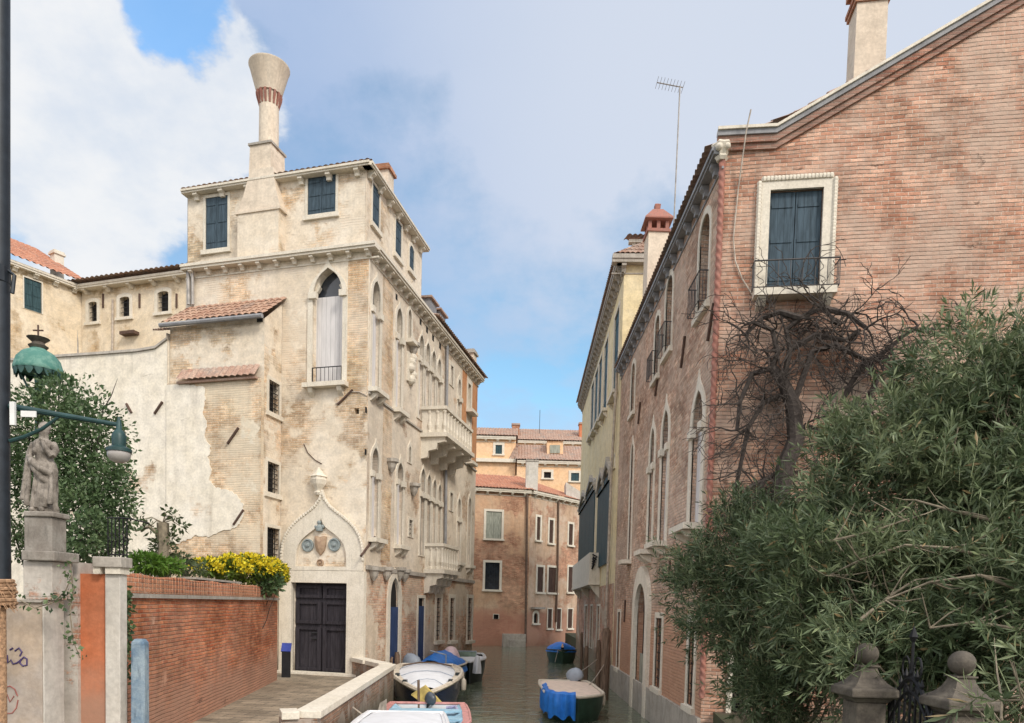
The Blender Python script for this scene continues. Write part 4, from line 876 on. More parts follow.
# ================================================================== YELLOW HOUSE BEYOND
yw = Fac((Rc.x-.02, Rc.y+RL+.05), .9); YL = yw.px(580.5,480)[0]; zy = yw.px(625,262)[1]
yh = thing('yellow_house', 'tall pale yellow house with dark shutters and a heavy eave beyond the brick house', 'house', (yw.o.x, yw.o.y, .9))
def YW(x0,y0,x1,y1,kind='rect',**k):
    kw = dict(fw=.13, fp=.05, depth=.12, pane='dark', shutters='shutter_g', sill=.2, brackets=True); kw.update(k); return window(yh, yw, yw.rect(x0,y0,x1,y1), kind, **kw)
YW(614.5,316,619,392); YW(604.5,345,608,410); YW(599,362,602,420); YW(595,374,598,428); YW(591.5,386,594,434)
# shutters of the balcony loggia, folded open on the facade
for x0,y0,x1,y1 in ((599,478,611,565),(580.5,494,595.5,557)):
    r = yw.rect(x0,y0,x1,y1); w = window(yh, yw, r, 'rect', fw=.1, fp=.05, depth=.1, pane='dark', hole=True)
    n = 4
    for i in range(n):
        s0 = r[0]+(r[1]-r[0])*i/n; s1 = r[0]+(r[1]-r[0])*(i+1)/n; MB().fbox(yw, s0+.02, s1-.02, r[2], r[3]-.25, .03, .10).build('shutter', M['shutter_g'], w)
    mb = MB()
    for i in range(2):
        s0 = r[0]+(r[1]-r[0])*i/2; s1 = r[0]+(r[1]-r[0])*(i+1)/2
        mb.fring(yw, outline('ogee', s0+.1, s1-.1, r[3]-.6, r[3]+.35), outline('ogee', s0-.02, s1+.02, r[3]-.6, r[3]+.65), 0, .18)
        mb.sphere(yw.pt(s1, r[3]-.3, .12), .14, 8, 6)
    mb.build('tracery', M['stone_d'], w)
zm = yw.px(606,585)[1]
for x0,x1 in ((585,587),(590.5,592.5),(597,599.5)): window(yh, yw, yw.rect(x0,606,x1,648), 'rect', fw=.1, fp=.04, depth=.15, pane='dark', grille=(2,5))
hh = lambda lo, hi: [h for h in yw.holes if lo <= (min(z for _,z in h)+max(z for _,z in h))/2 < hi]
wall(yh, yw, [(0,zm),(YL,zm),(YL,zy),(0,zy)], M['yellow'], .2, holes=hh(zm,99)); wall(yh, yw, [(0,-.8),(YL,-.8),(YL,zm),(0,zm)], M['ylow'], .2, holes=hh(-9,zm))
yn = Fac(yw.o, 92.0); We = 9
wall(yh, yn, [(0,-.8),(We,-.8),(We,zy),(0,zy)], M['yellow'], .2, holes=[])
mb = MB(); a,b,c = yw.pt(YL,0), yw.pt(YL,0,-We), yn.pt(We,0)
for p,q_ in ((a,b),(b,c)): mb.add([(p.x,p.y,-.8),(q_.x,q_.y,-.8),(q_.x,q_.y,zy),(p.x,p.y,zy)],[(0,1,2,3)])
mb.build('rear_wall', M['yellow'], yh)
cornice(yh, yw, -.2, YL+.2, zy-.05, .30, .3, .7, M['stone_d'], .18, .35); cornice(yh, yn, -.5, We, zy-.05, .3, .3, .9, M['stone_d'], .18, .3)
mb = MB(); a_,b_ = yw.pt(-.3,zy+.26,.42), yw.pt(YL+.3,zy+.26,.42); c_,d_ = yw.pt(YL-3,zy+2.6,-4), yw.pt(1.0,zy+2.6,-4); tiles(mb,a_,b_,c_,d_); e_ = yn.pt(We,zy+.28,.2); tiles(mb,e_,a_,d_,d_+Vector((.5,.2,0))); mb.build('roof', M['tile_old'], yh)
mb = MB(); f0 = at(640,246,29.8)      # little roof terrace with white posts behind the cornice
for i in range(4): mb.fbox(yn, .35+i*.42, .47+i*.42, zy+.25, zy+1.05, -.6, -.48)
mb.fbox(yn, .2, 1.9, zy+1.05, zy+1.17, -.68, -.40); mb.build('roof_terrace', M['stone'], yh)
mb = MB(); tiles(mb, yn.pt(.1,zy+1.2,-.2), yn.pt(2.2,zy+1.2,-.2), yn.pt(2.2,zy+1.75,-1.7), yn.pt(.1,zy+1.75,-1.7)); mb.build('terrace_roof', M['tile'], yh)
def balc2():
    F = yw; a0,a1 = F.px(600,575)[0], F.px(580.5,575)[0]; zb = F.px(590,585)[1]; zt = F.px(590,560)[1]; pr = .55
    b = MB().fbox(F,a0,a1,zb-.15,zb,-.05,pr).build('balcony', M['stone'], yh)
    MB().fbox(F,a0,a0+.15,zb,zt,0,pr-.02).build('balcony_panel', M['stone'], b); MB().fbox(F,a0+.15,a1,zb,zt,pr-.14,pr-.02).build('balcony_panel', M['stone'], b)
    for i in range(3):
        a = a0+.3+(a1-a0-.6)*i/2; MB().loft([[F.pt(s,z,o) for o,z in ((0,zb-.155),(pr*.9,zb-.155),(pr*.5,zb-.45),(0,zb-.75))] for s in (a-.12,a+.12)]).build('balcony_bracket', M['stone'], b)
    mb = MB(); p = F.pt(a0-.05,zt,.3)
    for k in range(5): mb.tube([p+Vector((-.1+.02*k,-.04,-.1-k*.12)), p+Vector((.12-.05*k,-.10,-.22-k*.12)), p+Vector((-.12,-.08,-.34-k*.12))], .045, 5)
    mb.build('balcony_ornament', M['iron'], b)
balc2()
a,_ = yw.px(605,640); downpipe(yh, yw, [(620,372),(614,480),(607,668)], .06, 'cable', o=.12)
window(yh, yw, yw.rect(612.3,456,615.2,470), 'arch', fw=.08, fp=.04, depth=.1, pane='dark', hole=False)

# ================================================================== FAR HOUSES CLOSING THE CANAL
fA = at(466,600,57.0); fB = at(528,600,58.0); fC = at(600,600,66.0)
F1 = Fac(fA.xy, math.degrees(math.atan2(fB.x-fA.x, fB.y-fA.y))); F2 = Fac(fB.xy, math.degrees(math.atan2(fC.x-fB.x, fC.y-fB.y)))
L1 = F1.px(528,600)[0]; L2 = F2.px(600,600)[0]; zf = F1.px(500,491)[1]
fh = thing('ochre_house', 'three storey ochre brick house with a bent front closing the end of the canal', 'house', (fB.x, fB.y, 0))
def FW(F,x0,y0,x1,y1,kind='rect',**k):
    kw = dict(fw=.18, fp=.05, depth=.15, pane='dark', sill=.12); kw.update(k); return window(fh, F, F.rect(x0,y0,x1,y1), kind, **kw)
FW(F1,486,511.5,501.5,538.5,shutters='palesh'); FW(F1,485,562.5,499.5,589.5,grille=(5,6),pane='glass'); FW(F1,493.5,614.5,498.5,619,fw=.05,sill=0)
for r_ in ((536.5,517,540,540),(549,520,553,543),(568.5,524,572.5,545)): FW(F2,*r_,shutters='brownsh')
for r_ in ((537,567,543,592),(548,567.5,556,592.5),(568,567,573,592)): FW(F2,*r_,shutters='brownsh')
FW(F2,533.5,613,537.5,623,'arch')
for r_ in ((547.5,609,551.5,628),(556.5,609,560.5,629),(567.5,609,572,628)): FW(F2,*r_,fw=.1,shutters='brownsh')
wall(fh, F1, [(-3,-.8),(L1,-.8),(L1,zf),(-3,zf)], M['far'], .2); wall(fh, F2, [(0,-.8),(L2,-.8),(L2,zf),(0,zf)], M['far2'], .2)
cornice(fh, F1, -3, L1, zf-.1, .3, .25, .9, M['stone'], .18, .2); cornice(fh, F2, 0, L2, zf-.1, .3, .25, .9, M['stone'], .18, .2)
mb = MB(); zrf = zf+3.2; A,B,Cc = F1.pt(-3,zf+.15,.45), F1.pt(L1,zf+.15,.45), F2.pt(L2,zf+.15,.45)
tiles(mb, A, B, F1.pt(L1,zf+2.1,-5), F1.pt(-3,zf+2.1,-5), .26,.06); tiles(mb, B, Cc, F2.pt(L2,zf+1.9,-5), F1.pt(L1,zf+2.1,-5), .26,.06); mb.build('roof', M['tile_red'], fh)
MB().fbox(F1,-3,L1,zf-1,zf+2.0,-5.2,-5.0).build('rear_wall', M['far'], fh); MB().fbox(F2,0,L2,zf-1,zf+1.8,-5.2,-5.0).build('rear_wall', M['far'], fh)
p0 = at(532,470,57.9); hw = (at(538,470,57.9).x-at(526,470,57.9).x)/2; zt = at(532,461,57.9).z
ch = MB().obox((p0.x,58.35),(1,.05),hw,.35,zf-.1,zt).build('chimney', M['whitepl'], fh); MB().obox((p0.x,58.35),(1,.05),hw*1.06,.4,zt,zt+.12).build('chimney_cap', M['stone_d'], ch)
p0 = at(574,489,64); q0_ = at(556,480,64); mb = MB(); mb.add([at(566,481,63.6),at(584,496,63.6),at(584,502,63.6),at(566,497,63.6)],[(0,1,2,3)])
d0 = MB().loft([[at(566,482,62.6),at(587,496,62.6),at(587,504,62.6),at(566,497,62.6)],[at(566,482,62.6)+Vector((0,2,0)),at(587,496,62.6)+Vector((0,2,0)),at(587,504,62.6)+Vector((0,2,0)),at(566,497,62.6)+Vector((0,2,0))]]).build('dormer', M['whitepl'], fh)
downpipe(fh, F1, [(527,492),(526,560),(525,643)], .09, 'brownpipe', o=.15); downpipe(fh, F2, [(557.5,497),(556.5,570),(555,622)], .08, 'brownpipe', o=.12)
mb = MB(); r = F1.rect(502,633,524,643); mb.fbox(F1,r[0],r[1],-.5,1.0,0,.7); mb.fbox(F1,r[0]+.4,r[1]-.2,-.5,.55,.7,1.2); mb.build('water_steps', M['stone_d'], fh)
MB().fbox(F2, F2.px(531,600)[0], F2.px(541,600)[0], F2.px(536,609)[1], F2.px(536,607)[1], 0, .5).build('ledge', M['stone_d'], fh)
# apricot houses behind
def block(name, label, Yd, x0, x1, ytop, ybase, mat, depth=6, wins=(), roofy=None, roofmat='tile_old', eave=True):
    a, b = at(x0,ytop,Yd), at(x1,ytop,Yd); F = Fac(a.xy, 90.0); L = F.px(x1,ytop)[0]; z1 = F.px((x0+x1)/2,ytop)[1]
    t = thing(name, label, 'house', (a.x,a.y,0))
    for r_ in wins: window(t, F, F.rect(*r_[:4]), 'rect', fw=.25, fp=.06, depth=.15, pane='dark', shutters=r_[4], sill=.1)
    wall(t, F, [(0,-1),(L,-1),(L,z1),(0,z1)], M[mat], .2)
    mb = MB()
    for p,q_ in ((F.pt(0,0),F.pt(0,0,-depth)),(F.pt(0,0,-depth),F.pt(L,0,-depth)),(F.pt(L,0,-depth),F.pt(L,0))): mb.add([(p.x,p.y,-1),(q_.x,q_.y,-1),(q_.x,q_.y,z1),(p.x,p.y,z1)],[(0,1,2,3)])
    mb.build('rear_wall', M[mat], t)
    if eave: cornice(t, F, 0, L, z1-.15, .35, .3, 1.1, M['stone'], .25, .2)
    if roofy:
        zr_ = F.px((x0+x1)/2, roofy, -4)[1]; mb = MB(); tiles(mb, F.pt(-.2,z1+.18,.5), F.pt(L+.2,z1+.18,.5), F.pt(L+.2,zr_,-4), F.pt(-.2,zr_,-4), .3, .07); tiles(mb, F.pt(L+.2,z1,-8), F.pt(-.2,z1,-8), F.pt(-.2,zr_,-4), F.pt(L+.2,zr_,-4), .3,.07); mb.build('roof', M[roofmat], t)
    return t, F
t, F = block('apricot_house', 'sunlit apricot house with a white eave just above the ochre house roof', 74, 517, 596, 463, 0, 'apricot', 7, [(571,473,579,481,'shutter_g'),(544,472,551,478,None)], 446)
dm = MB(); dm.loft([[at(547,441,75.2),at(563,441,75.2),at(563,454,75.2),at(547,454,75.2)],[at(547,441,75.2)+Vector((0,2.2,0)),at(563,441,75.2)+Vector((0,2.2,0)),at(563,454,75.2)+Vector((0,2.2,0)),at(547,454,75.2)+Vector((0,2.2,0))]]); d = dm.build('dormer', M['apricot'], t)
MB().loft([[at(550,445,75.1),at(560,445,75.1),at(560,453,75.1),at(550,453,75.1)],[at(550,445,75.1)+Vector((0,.08,0)),at(560,445,75.1)+Vector((0,.08,0)),at(560,453,75.1)+Vector((0,.08,0)),at(550,453,75.1)+Vector((0,.08,0))]]).build('pane', M['palesh'], d)
mb = MB(); u0,u1 = at(546,441,75.0),at(564,441,75.0); tiles(mb,u0,u1,u1+Vector((0,2.5,.5)),u0+Vector((0,2.5,.5)),.26,.06); mb.build('dormer_roof', M['tile_old'], d)
t, F = block('apricot_annex', 'small apricot upper house with one green shuttered window and low tiled roof behind', 74.6, 456, 516, 438, 0, 'apricot', 6, [(495.5,445,502,454,'shutter_g')], 428)
r_ = F.rect(470,459,516,462.5); MB().fbox(F, 0, r_[1], r_[2], r_[3], 0, .4).build('eave', M['stone'], t)
mb = MB(); tiles(mb, F.pt(r_[1]-.9,r_[2],.2), F.pt(r_[1]+.2,r_[2],.2), F.pt(r_[1]+.2,r_[2]+2.0,-.1), F.pt(r_[1]+.0,r_[2]+2.0,-.1)); mb.build('lean_roof', M['tile_old'], t)
t, F = block('tiled_house', 'house behind the apricot ones showing its wide weathered tile roof and two chimneys', 86, 511, 606, 443, 0, 'apricot', 6, [], 430)
for x0,x1,y0,m in ((512,519.5,426,'redbrick'),(579,588,425,'terra')):
    p = at((x0+x1)/2,430,87.5); hw = (at(x1,430,87.5).x-at(x0,430,87.5).x)/2; zt = at(x0,y0,87.5).z; c = MB().obox((p.x,p.y),(1,0),hw,.5,zt-3,zt).build('chimney', M[m], t); MB().obox((p.x,p.y),(1,0),hw*1.15,.6,zt,zt+.2).build('chimney_cap', M['tile_old'], c)
p = at(540,410,88); MB().tube([(p.x,88,p.z-4),(p.x,88,p.z)], .03, 5).build('antenna', M['iron'], t)
# ================================================================== RED BRICK GARDEN WALL AND PLANTS
bwF = Fac(W0.xy, math.degrees(math.atan2(W1.x-W0.x, W1.y-W0.y))); WL = (Vector(W1.xy)-Vector(W0.xy)).length
zc0 = bwF.px(200,581)[1]; zb0 = bwF.px(200,598)[1]
bt = thing('brick_wall', 'low red brick wall beside the path, worn and topped with soldier bricks', 'wall', (W0.x, W0.y, .93))
def ft(a): return zb0+.03*math.sin(a*1.7)
MB().fbox(bwF, 0, WL, .5, zb0-.02, -.38, 0).build('wall', M['redwall'], bt)
mb = MB(); n = int(WL/.085)
for i in range(n):
    a = WL*i/n; j = random.uniform(-.012,.012); mb.fbox(bwF, a+.006, a+WL/n-.006, zb0+.05, zc0+j+.015*math.sin(i*.3), -.36+j, .01+j)
mb.build('soldier_course', M['redbrick'], bt, bevel=.008)
MB().fbox(bwF, 0, WL, zb0-.018, zb0+.048, -.42, .06).build('stone_band', M['stone_d'], bt)
MB().fbox(bwF, WL*.30, WL*.62, zc0+.03, zc0+.07, -.34, -.02).build('loose_slab', M['stone_d'], bt)

# ---- foliage engine
def tri_mesh(name, V, T, tone, mat, parent):
    off = np.array(root_of(parent).location) if parent else np.zeros(3)
    me = bpy.data.meshes.new(name); V = np.asarray(V, dtype=np.float32)-off.astype(np.float32); T = np.asarray(T, dtype=np.int32)
    me.vertices.add(len(V)); me.vertices.foreach_set('co', V.ravel()); me.loops.add(T.size); me.loops.foreach_set('vertex_index', T.ravel())
    me.polygons.add(len(T)); me.polygons.foreach_set('loop_start', np.arange(0, T.size, 3, dtype=np.int32)); me.polygons.foreach_set('loop_total', np.full(len(T), 3, dtype=np.int32))
    me.update(calc_edges=True); at_ = me.attributes.new('tone', 'FLOAT', 'POINT'); at_.data.foreach_set('value', np.asarray(tone, dtype=np.float32))
    me.materials.append(mat); o = bpy.data.objects.new(name, me); COL.objects.link(o); o.parent = parent; return o
def norm(a): return a/(np.linalg.norm(a, axis=1, keepdims=True)+1e-9)
def leaves(base, dirs, length, width, tone, droop=.25, fold=.25):
    n = len(base); d = norm(dirs); r = norm(np.cross(d, rng.normal(size=(n,3)))); nn = np.cross(r, d)
    L = length[:,None]; W = width[:,None]; dr = np.array([0,0,-1.0])*droop
    mid = base+d*L*.5+dr*L*.12; tip = base+d*L+dr*L*.45
    V = np.stack([base, mid+r*W*.5+nn*W*fold, tip, mid-r*W*.5+nn*W*fold], 1).reshape(-1,3)
    k = np.arange(n)*4; T = np.concatenate([np.stack([k,k+1,k+2],1), np.stack([k,k+2,k+3],1)]); return V, T, np.repeat(tone, 4)
def blob_points(blobs, n, shell=.55):
    vol = np.array([r[0]*r[1]*r[2] for c, r in blobs])**.8; cnt = rng.multinomial(n, vol/vol.sum()); P = []; D = []
    for (c, r), k in zip(blobs, cnt):
        u = norm(rng.normal(size=(k,3))); s = shell+(1-shell)*rng.random(k)**.7
        lump = 1+.16*np.sin(u[:,0]*5+c[0]*3)*np.cos(u[:,2]*4+c[1])+.10*np.sin(u[:,1]*9+u[:,2]*7)
        P.append(np.array(c)+u*np.array(r)*(s*lump)[:,None]); D.append(norm(u/np.array(r)))
    return np.concatenate(P), np.concatenate(D)
def clump_points(blobs, n, size):
    K = max(12, n//34); C, D0 = blob_points(blobs, K, .62); C = C+rng.normal(size=C.shape)*.06; D0 = norm(D0)
    w = rng.random(K)**1.5+.12; idx = rng.choice(K, n, p=w/w.sum()); off = rng.normal(size=(n,3))*size*(.6+.8*rng.random(K))[idx][:,None]
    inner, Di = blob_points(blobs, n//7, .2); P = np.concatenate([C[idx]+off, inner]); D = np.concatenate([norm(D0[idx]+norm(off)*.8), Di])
    tone = np.concatenate([rng.random(K)[idx], np.full(len(inner), .0)]); return P, D, tone  # inner leaves all take the darkest tone: bush shade put into leaf colour
def whorled_shrub(parent, blobs, n, per, leng, wid, mat, stemlen=.30, up=.35, seedtone=0.0, name='foliage', size=.155):
    P, D, clump = clump_points(blobs, n, size); n = len(P); d = norm(D*.8+rng.normal(size=P.shape)*.55+np.array([0,0,up]))
    stemlen = stemlen*(.5+.9*rng.random(n))[:,None]; sl1 = stemlen
    B = []; Q = []; Ls = []; To = []
    for k in range(per):
        t = .25+.75*(k/per); a = rng.random(n)*6.28; e = norm(np.cross(d, rng.normal(size=P.shape)))
        dd = norm(d*(.35+.9*t)+e*(1.15-.45*t)); B.append(P+d*stemlen*t); Q.append(dd)
        Ls.append(leng*(.45+.8*rng.random(n))); dead = rng.random(n) < .025; To.append(np.where(dead, 1.0, np.clip(.05+.36*clump+.3*rng.random(n)+.16*t+seedtone, 0, .9)))
    V, T, to = leaves(np.concatenate(B), np.concatenate(Q), np.concatenate(Ls), np.concatenate(Ls)*wid*(.75+.5*rng.random(n*per)), np.concatenate(To), droop=.12)
    # each shoot's stem: a thin three-sided spike
    e1 = norm(np.cross(d, rng.normal(size=P.shape)))*.006; e2 = norm(np.cross(d, e1))*.006; b = P-d*stemlen*.3
    sv = np.stack([b+e1, b-e1*.5+e2, b-e1*.5-e2, P+d*stemlen], 1).reshape(-1,3); k = np.arange(n)*4+len(V)
    st = np.concatenate([np.stack([k,k+1,k+3],1),np.stack([k+1,k+2,k+3],1),np.stack([k+2,k,k+3],1)])
    return tri_mesh(name, np.concatenate([V,sv]), np.concatenate([T,st]), np.concatenate([to, np.full(len(sv), .9)]), mat, parent)
def branches(parent, root_pts, targets, r0, mat, name='stem', sag=.0, wob=.12, twigs=0):
    for i, (a, group) in enumerate(zip(root_pts, targets)):
        mb = MB()
        for b in group:
            a_, b_ = Vector(a), Vector(b); n = 8; P = []
            for k in range(n+1):
                t = k/n; p = a_.lerp(b_, t); amp = wob*math.sin(math.pi*t)
                P.append(p+Vector((random.uniform(-amp,amp), random.uniform(-amp,amp), random.uniform(-amp,amp)*.6+math.sin(math.pi*t)*(-sag))))
            mb.tube(P, [r0*(1-.75*k/n) for k in range(n+1)], 6)
            for q in range(twigs):
                t = random.randint(3, n); d = Vector((random.uniform(-1,1), random.uniform(-1,1), random.uniform(-.3,1))).normalized(); p = P[t]
                mb.tube([p, p+d*.25, p+d*.45+Vector((0,0,.1))], [r0*.3, r0*.22, r0*.08], 5)
        mb.build(name, mat, parent, uv=False)
# ---- oleanders
def oleander(label, loc, blobs, n, mat='leaf_ol', roots=((0,0),), nb=10, tone=0.0, leng=.17, per=15):
    t = thing('oleander', label, 'shrub', loc, 'oleanders in the garden on the right')
    whorled_shrub(t, blobs, n, per, leng, .16, M[mat], seedtone=tone)
    for i, (dx, dy) in enumerate(roots):
        tg = []
        for k in range(nb):
            c, r = random.choice(blobs); u = Vector(rng.normal(size=3)).normalized(); tg.append((c[0]+u.x*r[0]*.95, c[1]+u.y*r[1]*.95, c[2]+u.z*r[2]*.9))
        for k in range(nb):
            c, r = random.choice(blobs); tg.append((c[0]+random.uniform(-.9,.9)*r[0], c[1]-r[1]*random.uniform(.8,1.02), c[2]+random.uniform(-.7,.5)*r[2]))
        branches(t, [(loc[0]+dx, loc[1]+dy, loc[2])], [tg], .028, M['stem'], wob=.16, twigs=5)
    return t
def limbs(parent, segs):
    for P in segs:
        mb = MB(); Q = [at(*p) for p in P]; mb.tube(Q, [.020*(1-.7*i/len(Q)) for i in range(len(Q))], 6)
        for i in range(1, len(Q)):
            for _ in range(2):
                d = Vector((random.uniform(-1,1), random.uniform(-.6,.2), random.uniform(-.3,.5))).normalized(); mb.tube([Q[i], Q[i]+d*.22, Q[i]+d*.42+Vector((0,0,random.uniform(-.06,.1)))], [.009,.007,.003], 5)
        mb.build('limb', M['stem'], parent, uv=False)
def bl(x, y, Y, rx, ry, rz): return (tuple(at(x,y,Y)), (rx,ry,rz))
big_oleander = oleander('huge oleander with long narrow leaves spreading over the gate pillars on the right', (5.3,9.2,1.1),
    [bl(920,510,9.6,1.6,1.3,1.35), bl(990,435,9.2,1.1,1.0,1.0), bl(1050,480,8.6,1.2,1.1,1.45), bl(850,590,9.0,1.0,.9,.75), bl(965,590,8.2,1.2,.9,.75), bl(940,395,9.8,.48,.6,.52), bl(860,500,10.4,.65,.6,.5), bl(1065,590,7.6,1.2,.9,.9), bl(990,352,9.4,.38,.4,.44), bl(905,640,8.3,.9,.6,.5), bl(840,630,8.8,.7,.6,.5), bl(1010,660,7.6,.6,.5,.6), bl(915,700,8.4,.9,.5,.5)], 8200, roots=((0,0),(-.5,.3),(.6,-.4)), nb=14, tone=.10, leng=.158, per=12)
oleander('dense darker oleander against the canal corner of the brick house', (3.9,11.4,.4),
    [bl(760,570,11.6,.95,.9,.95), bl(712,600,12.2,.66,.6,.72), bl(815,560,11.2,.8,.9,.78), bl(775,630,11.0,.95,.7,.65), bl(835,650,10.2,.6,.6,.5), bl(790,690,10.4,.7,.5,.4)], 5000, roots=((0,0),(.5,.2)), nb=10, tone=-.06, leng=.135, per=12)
oleander('small low oleander sprig at the bottom right in front of the right gate pillar', (at(1015,730,5.0).x,5.0,1.4),
    [bl(1012,712,5.0,.10,.12,.13), bl(1032,700,5.0,.14,.12,.2)], 16, roots=((0,0),), nb=3, tone=.2, leng=.15)
limbs(big_oleander, [[(800,545,8.7),(835,540,8.3),(870,532,8.1),(905,520,8.0)],[(1000,560,7.6),(950,548,7.6),(905,545,7.8),(860,560,8.0),(830,575,8.2)],[(1020,590,7.2),(980,575,7.2),(930,582,7.4),(885,600,7.6)],[(990,520,7.9),(950,510,8.0),(915,500,8.2)],[(860,620,7.8),(890,596,7.8),(915,580,7.7)],[(1024,630,7.0),(975,622,7.1),(930,628,7.3)]])
# ---- wisteria, bare
vine = thing('bare_vine', 'bare twisted vine climbing the brick house wall below the shuttered window', 'vine', (*RF.pt(RF.px(788,560)[0],0,.2).xy,1.1))
V3 = lambda x, y, o: RF.pt(*RF.px(x,y,o), o)
mb = MB()
trunk = [V3(768,640,.25),V3(772,560,.25),V3(780,500,.25),V3(784,470,.3),V3(796,440,.32),V3(793,405,.3),V3(783,382,.26),V3(772,368,.22)]
mb.tube(trunk, [.21,.20,.19,.185,.175,.16,.12,.09], 9)
random.seed(21)
def grow(p, d, L, r, depth, mb):
    n = max(4, int(L/.11)); P = [p]; 
    for k in range(n):
        d = (d+Vector((random.uniform(-.5,.5), random.uniform(-.10,.10), random.uniform(-.42,.40)))).normalized(); q = P[-1]+d*(L/n)
        o = (Vector((q.x,q.y))-RF.o).dot(RF.n)
        if o < .05: q += Vector((RF.n.x,RF.n.y,0))*(.06-o)
        if o > .75: q -= Vector((RF.n.x,RF.n.y,0))*(o-.7)
        P.append(q)
    mb.tube(P, [max(.006, r*(1-.8*k/n)) for k in range(n+1)], 5)
    if depth:
        for k in range(2 if depth > 2 else 3):
            i = random.randint(1, n); dd = (d+Vector((random.uniform(-1.1,1.1), random.uniform(-.3,.3), random.uniform(-1.0,.8)))).normalized(); grow(P[i], dd, L*random.uniform(.45,.75), r*.55, depth-1, mb)
for path in ([(783,382),(790,350),(786,330),(800,318),(822,308),(840,325)], [(793,405),(812,352),(835,345),(850,352),(866,360),(880,355),(892,345),(905,335),(918,326)], [(772,368),(778,352),(772,330),(752,322)], [(784,470),(765,480),(752,500),(742,520)], [(796,440),(806,425),(818,430),(825,445)], [(866,360),(850,385),(842,400)], [(866,360),(876,378),(868,405)], [(790,350),(815,335),(845,340),(860,330)], [(800,318),(780,312),(762,318),(745,335)], [(822,308),(848,314),(866,328)], [(783,395),(764,402),(748,428),(740,468),(733,500)], [(772,368),(752,374),(740,402),(737,430)], [(765,480),(748,488),(738,515)]):
    P = [V3(x,y,.28+.06*math.sin(i*1.7+x)) for i,(x,y) in enumerate(path)]; mb.tube(P, [.066*(1-.55*i/len(P)) for i in range(len(P))], 6)
    for p in P[1:]:
        for _ in range(3):
            grow(p, Vector((random.uniform(-1,.8), random.uniform(-.3,.1), random.uniform(-1.0,.45))).normalized(), random.uniform(.5,1.15), .023, 2, mb)
for p in trunk[2:]:
    for _ in range(3): grow(p, Vector((random.uniform(-1,.7), random.uniform(-.3,.1), random.uniform(-.8,.6))).normalized(), random.uniform(.5,1.1), .022, 2, mb)
mb.build('branches', M['bark'], vine, uv=False)

# ---- plants on the left
def bushy(name, label, cat, loc, blobs, n, lf, mat, stems=5, r0=.02, stemmat='bark', wid=.5, tone=0.0, group=None, shell=.4):
    t = thing(name, label, cat, loc, group); P, D = blob_points(blobs, n, shell); d = norm(D+rng.normal(size=P.shape)*.7+np.array([0,0,.2]))
    clump = .5+.5*np.sin(P[:,0]*4.1)*np.sin(P[:,2]*4.7+1)*np.cos(P[:,1]*3); L = lf*(.6+.8*rng.random(n))
    V, T, to = leaves(P, d, L, L*wid, np.clip(.2+.4*clump+.4*rng.random(n)-.1+tone,0,1)); tri_mesh('foliage', V, T, to, M[mat], t)
    tg = []
    for k in range(stems):
        c, r = blobs[k % len(blobs)]; u = Vector(rng.normal(size=3)).normalized(); tg.append((c[0]+u.x*r[0]*.8, c[1]+u.y*r[1]*.8, c[2]+abs(u.z)*r[2]*.8))
    branches(t, [loc], [tg], r0, M[stemmat], twigs=2); return t
gp = at(85,600,11.5)
bushy('garden_shrub', 'large dark green shrub crowding behind the stone statue', 'shrub', (gp.x-.3,11.6,.9),
    [bl(45,440,11.6,.75,.7,.95), bl(88,455,11.4,.62,.6,1.05), bl(112,500,11.2,.36,.5,.75), bl(75,520,11.0,.62,.6,.75), bl(20,500,11.8,.6,.6,1.0), bl(60,400,11.9,.42,.4,.4), bl(92,535,10.5,.34,.4,.42), bl(110,545,10.6,.2,.3,.28)], 17000, .078, 'leaf_gd', stems=14, r0=.035, tone=.02)
fl = bwF.px(243,570)[0]; fp = bwF.pt(fl, 0, -.35)
fb = [bl(225,569,18.0,.55,.45,.30), bl(250,570,18.9,.75,.5,.36), bl(272,574,19.6,.42,.45,.40), bl(205,567,17.4,.35,.35,.2)]
fb2 = []
for c, r in fb: fb2.append((c, r))
fs = bushy('flowering_broom', 'rounded shrub covered in bright yellow flowers spilling over the end of the brick wall', 'shrub', (at(250,600,19.2).x-.4,19.2,.93), fb2, 4200, .10, 'flower_lf', stems=8, tone=.1)
P, D = blob_points(fb2, 8500, .86); keep = (D[:,2] > -.4) & (rng.random(len(P)) < .25+.75*(np.sin(P[:,0]*7)*np.sin(P[:,1]*6+P[:,2]*9) > -.15)); P, D = P[keep], D[keep]; L = .075*(.6+.8*rng.random(len(P)))
V, T, to = leaves(P, D+rng.normal(size=P.shape)*.6, L, L*.85, rng.random(len(P)), droop=0); tri_mesh('blossom', V, T, to, M['flower'], fs)
bushy('leafy_plant', 'small dark leafy plant under the yellow flowers at the wall end', 'plant', (at(272,600,19.2).x-.75,19.2,.93), [bl(270,583,19.0,.32,.3,.28)], 420, .13, 'leaf_gd', stems=3)
bushy('garden_plant', 'bright fresh green plants low behind the near end of the brick wall', 'plant', (at(150,600,12.6).x,12.6,.93), [bl(148,563,12.6,.32,.3,.16), bl(166,566,13.2,.3,.3,.12)], 1500, .11, 'leaf_lt', stems=4, wid=.3)
bushy('garden_plant', 'dull green tangled plants in the middle behind the brick wall', 'plant', (at(170,600,14.4).x,14.4,.93), [bl(163,553,13.8,.22,.3,.42), bl(178,562,14.6,.3,.3,.2), bl(190,568,15.2,.35,.3,.16)], 1100, .10, 'leaf_mx', stems=6, wid=.35)
st = thing('tree_stump', 'cut grey tree stump with a few leafy shoots behind the brick wall', 'stump', (at(162,600,13.6).x,13.6,.93))
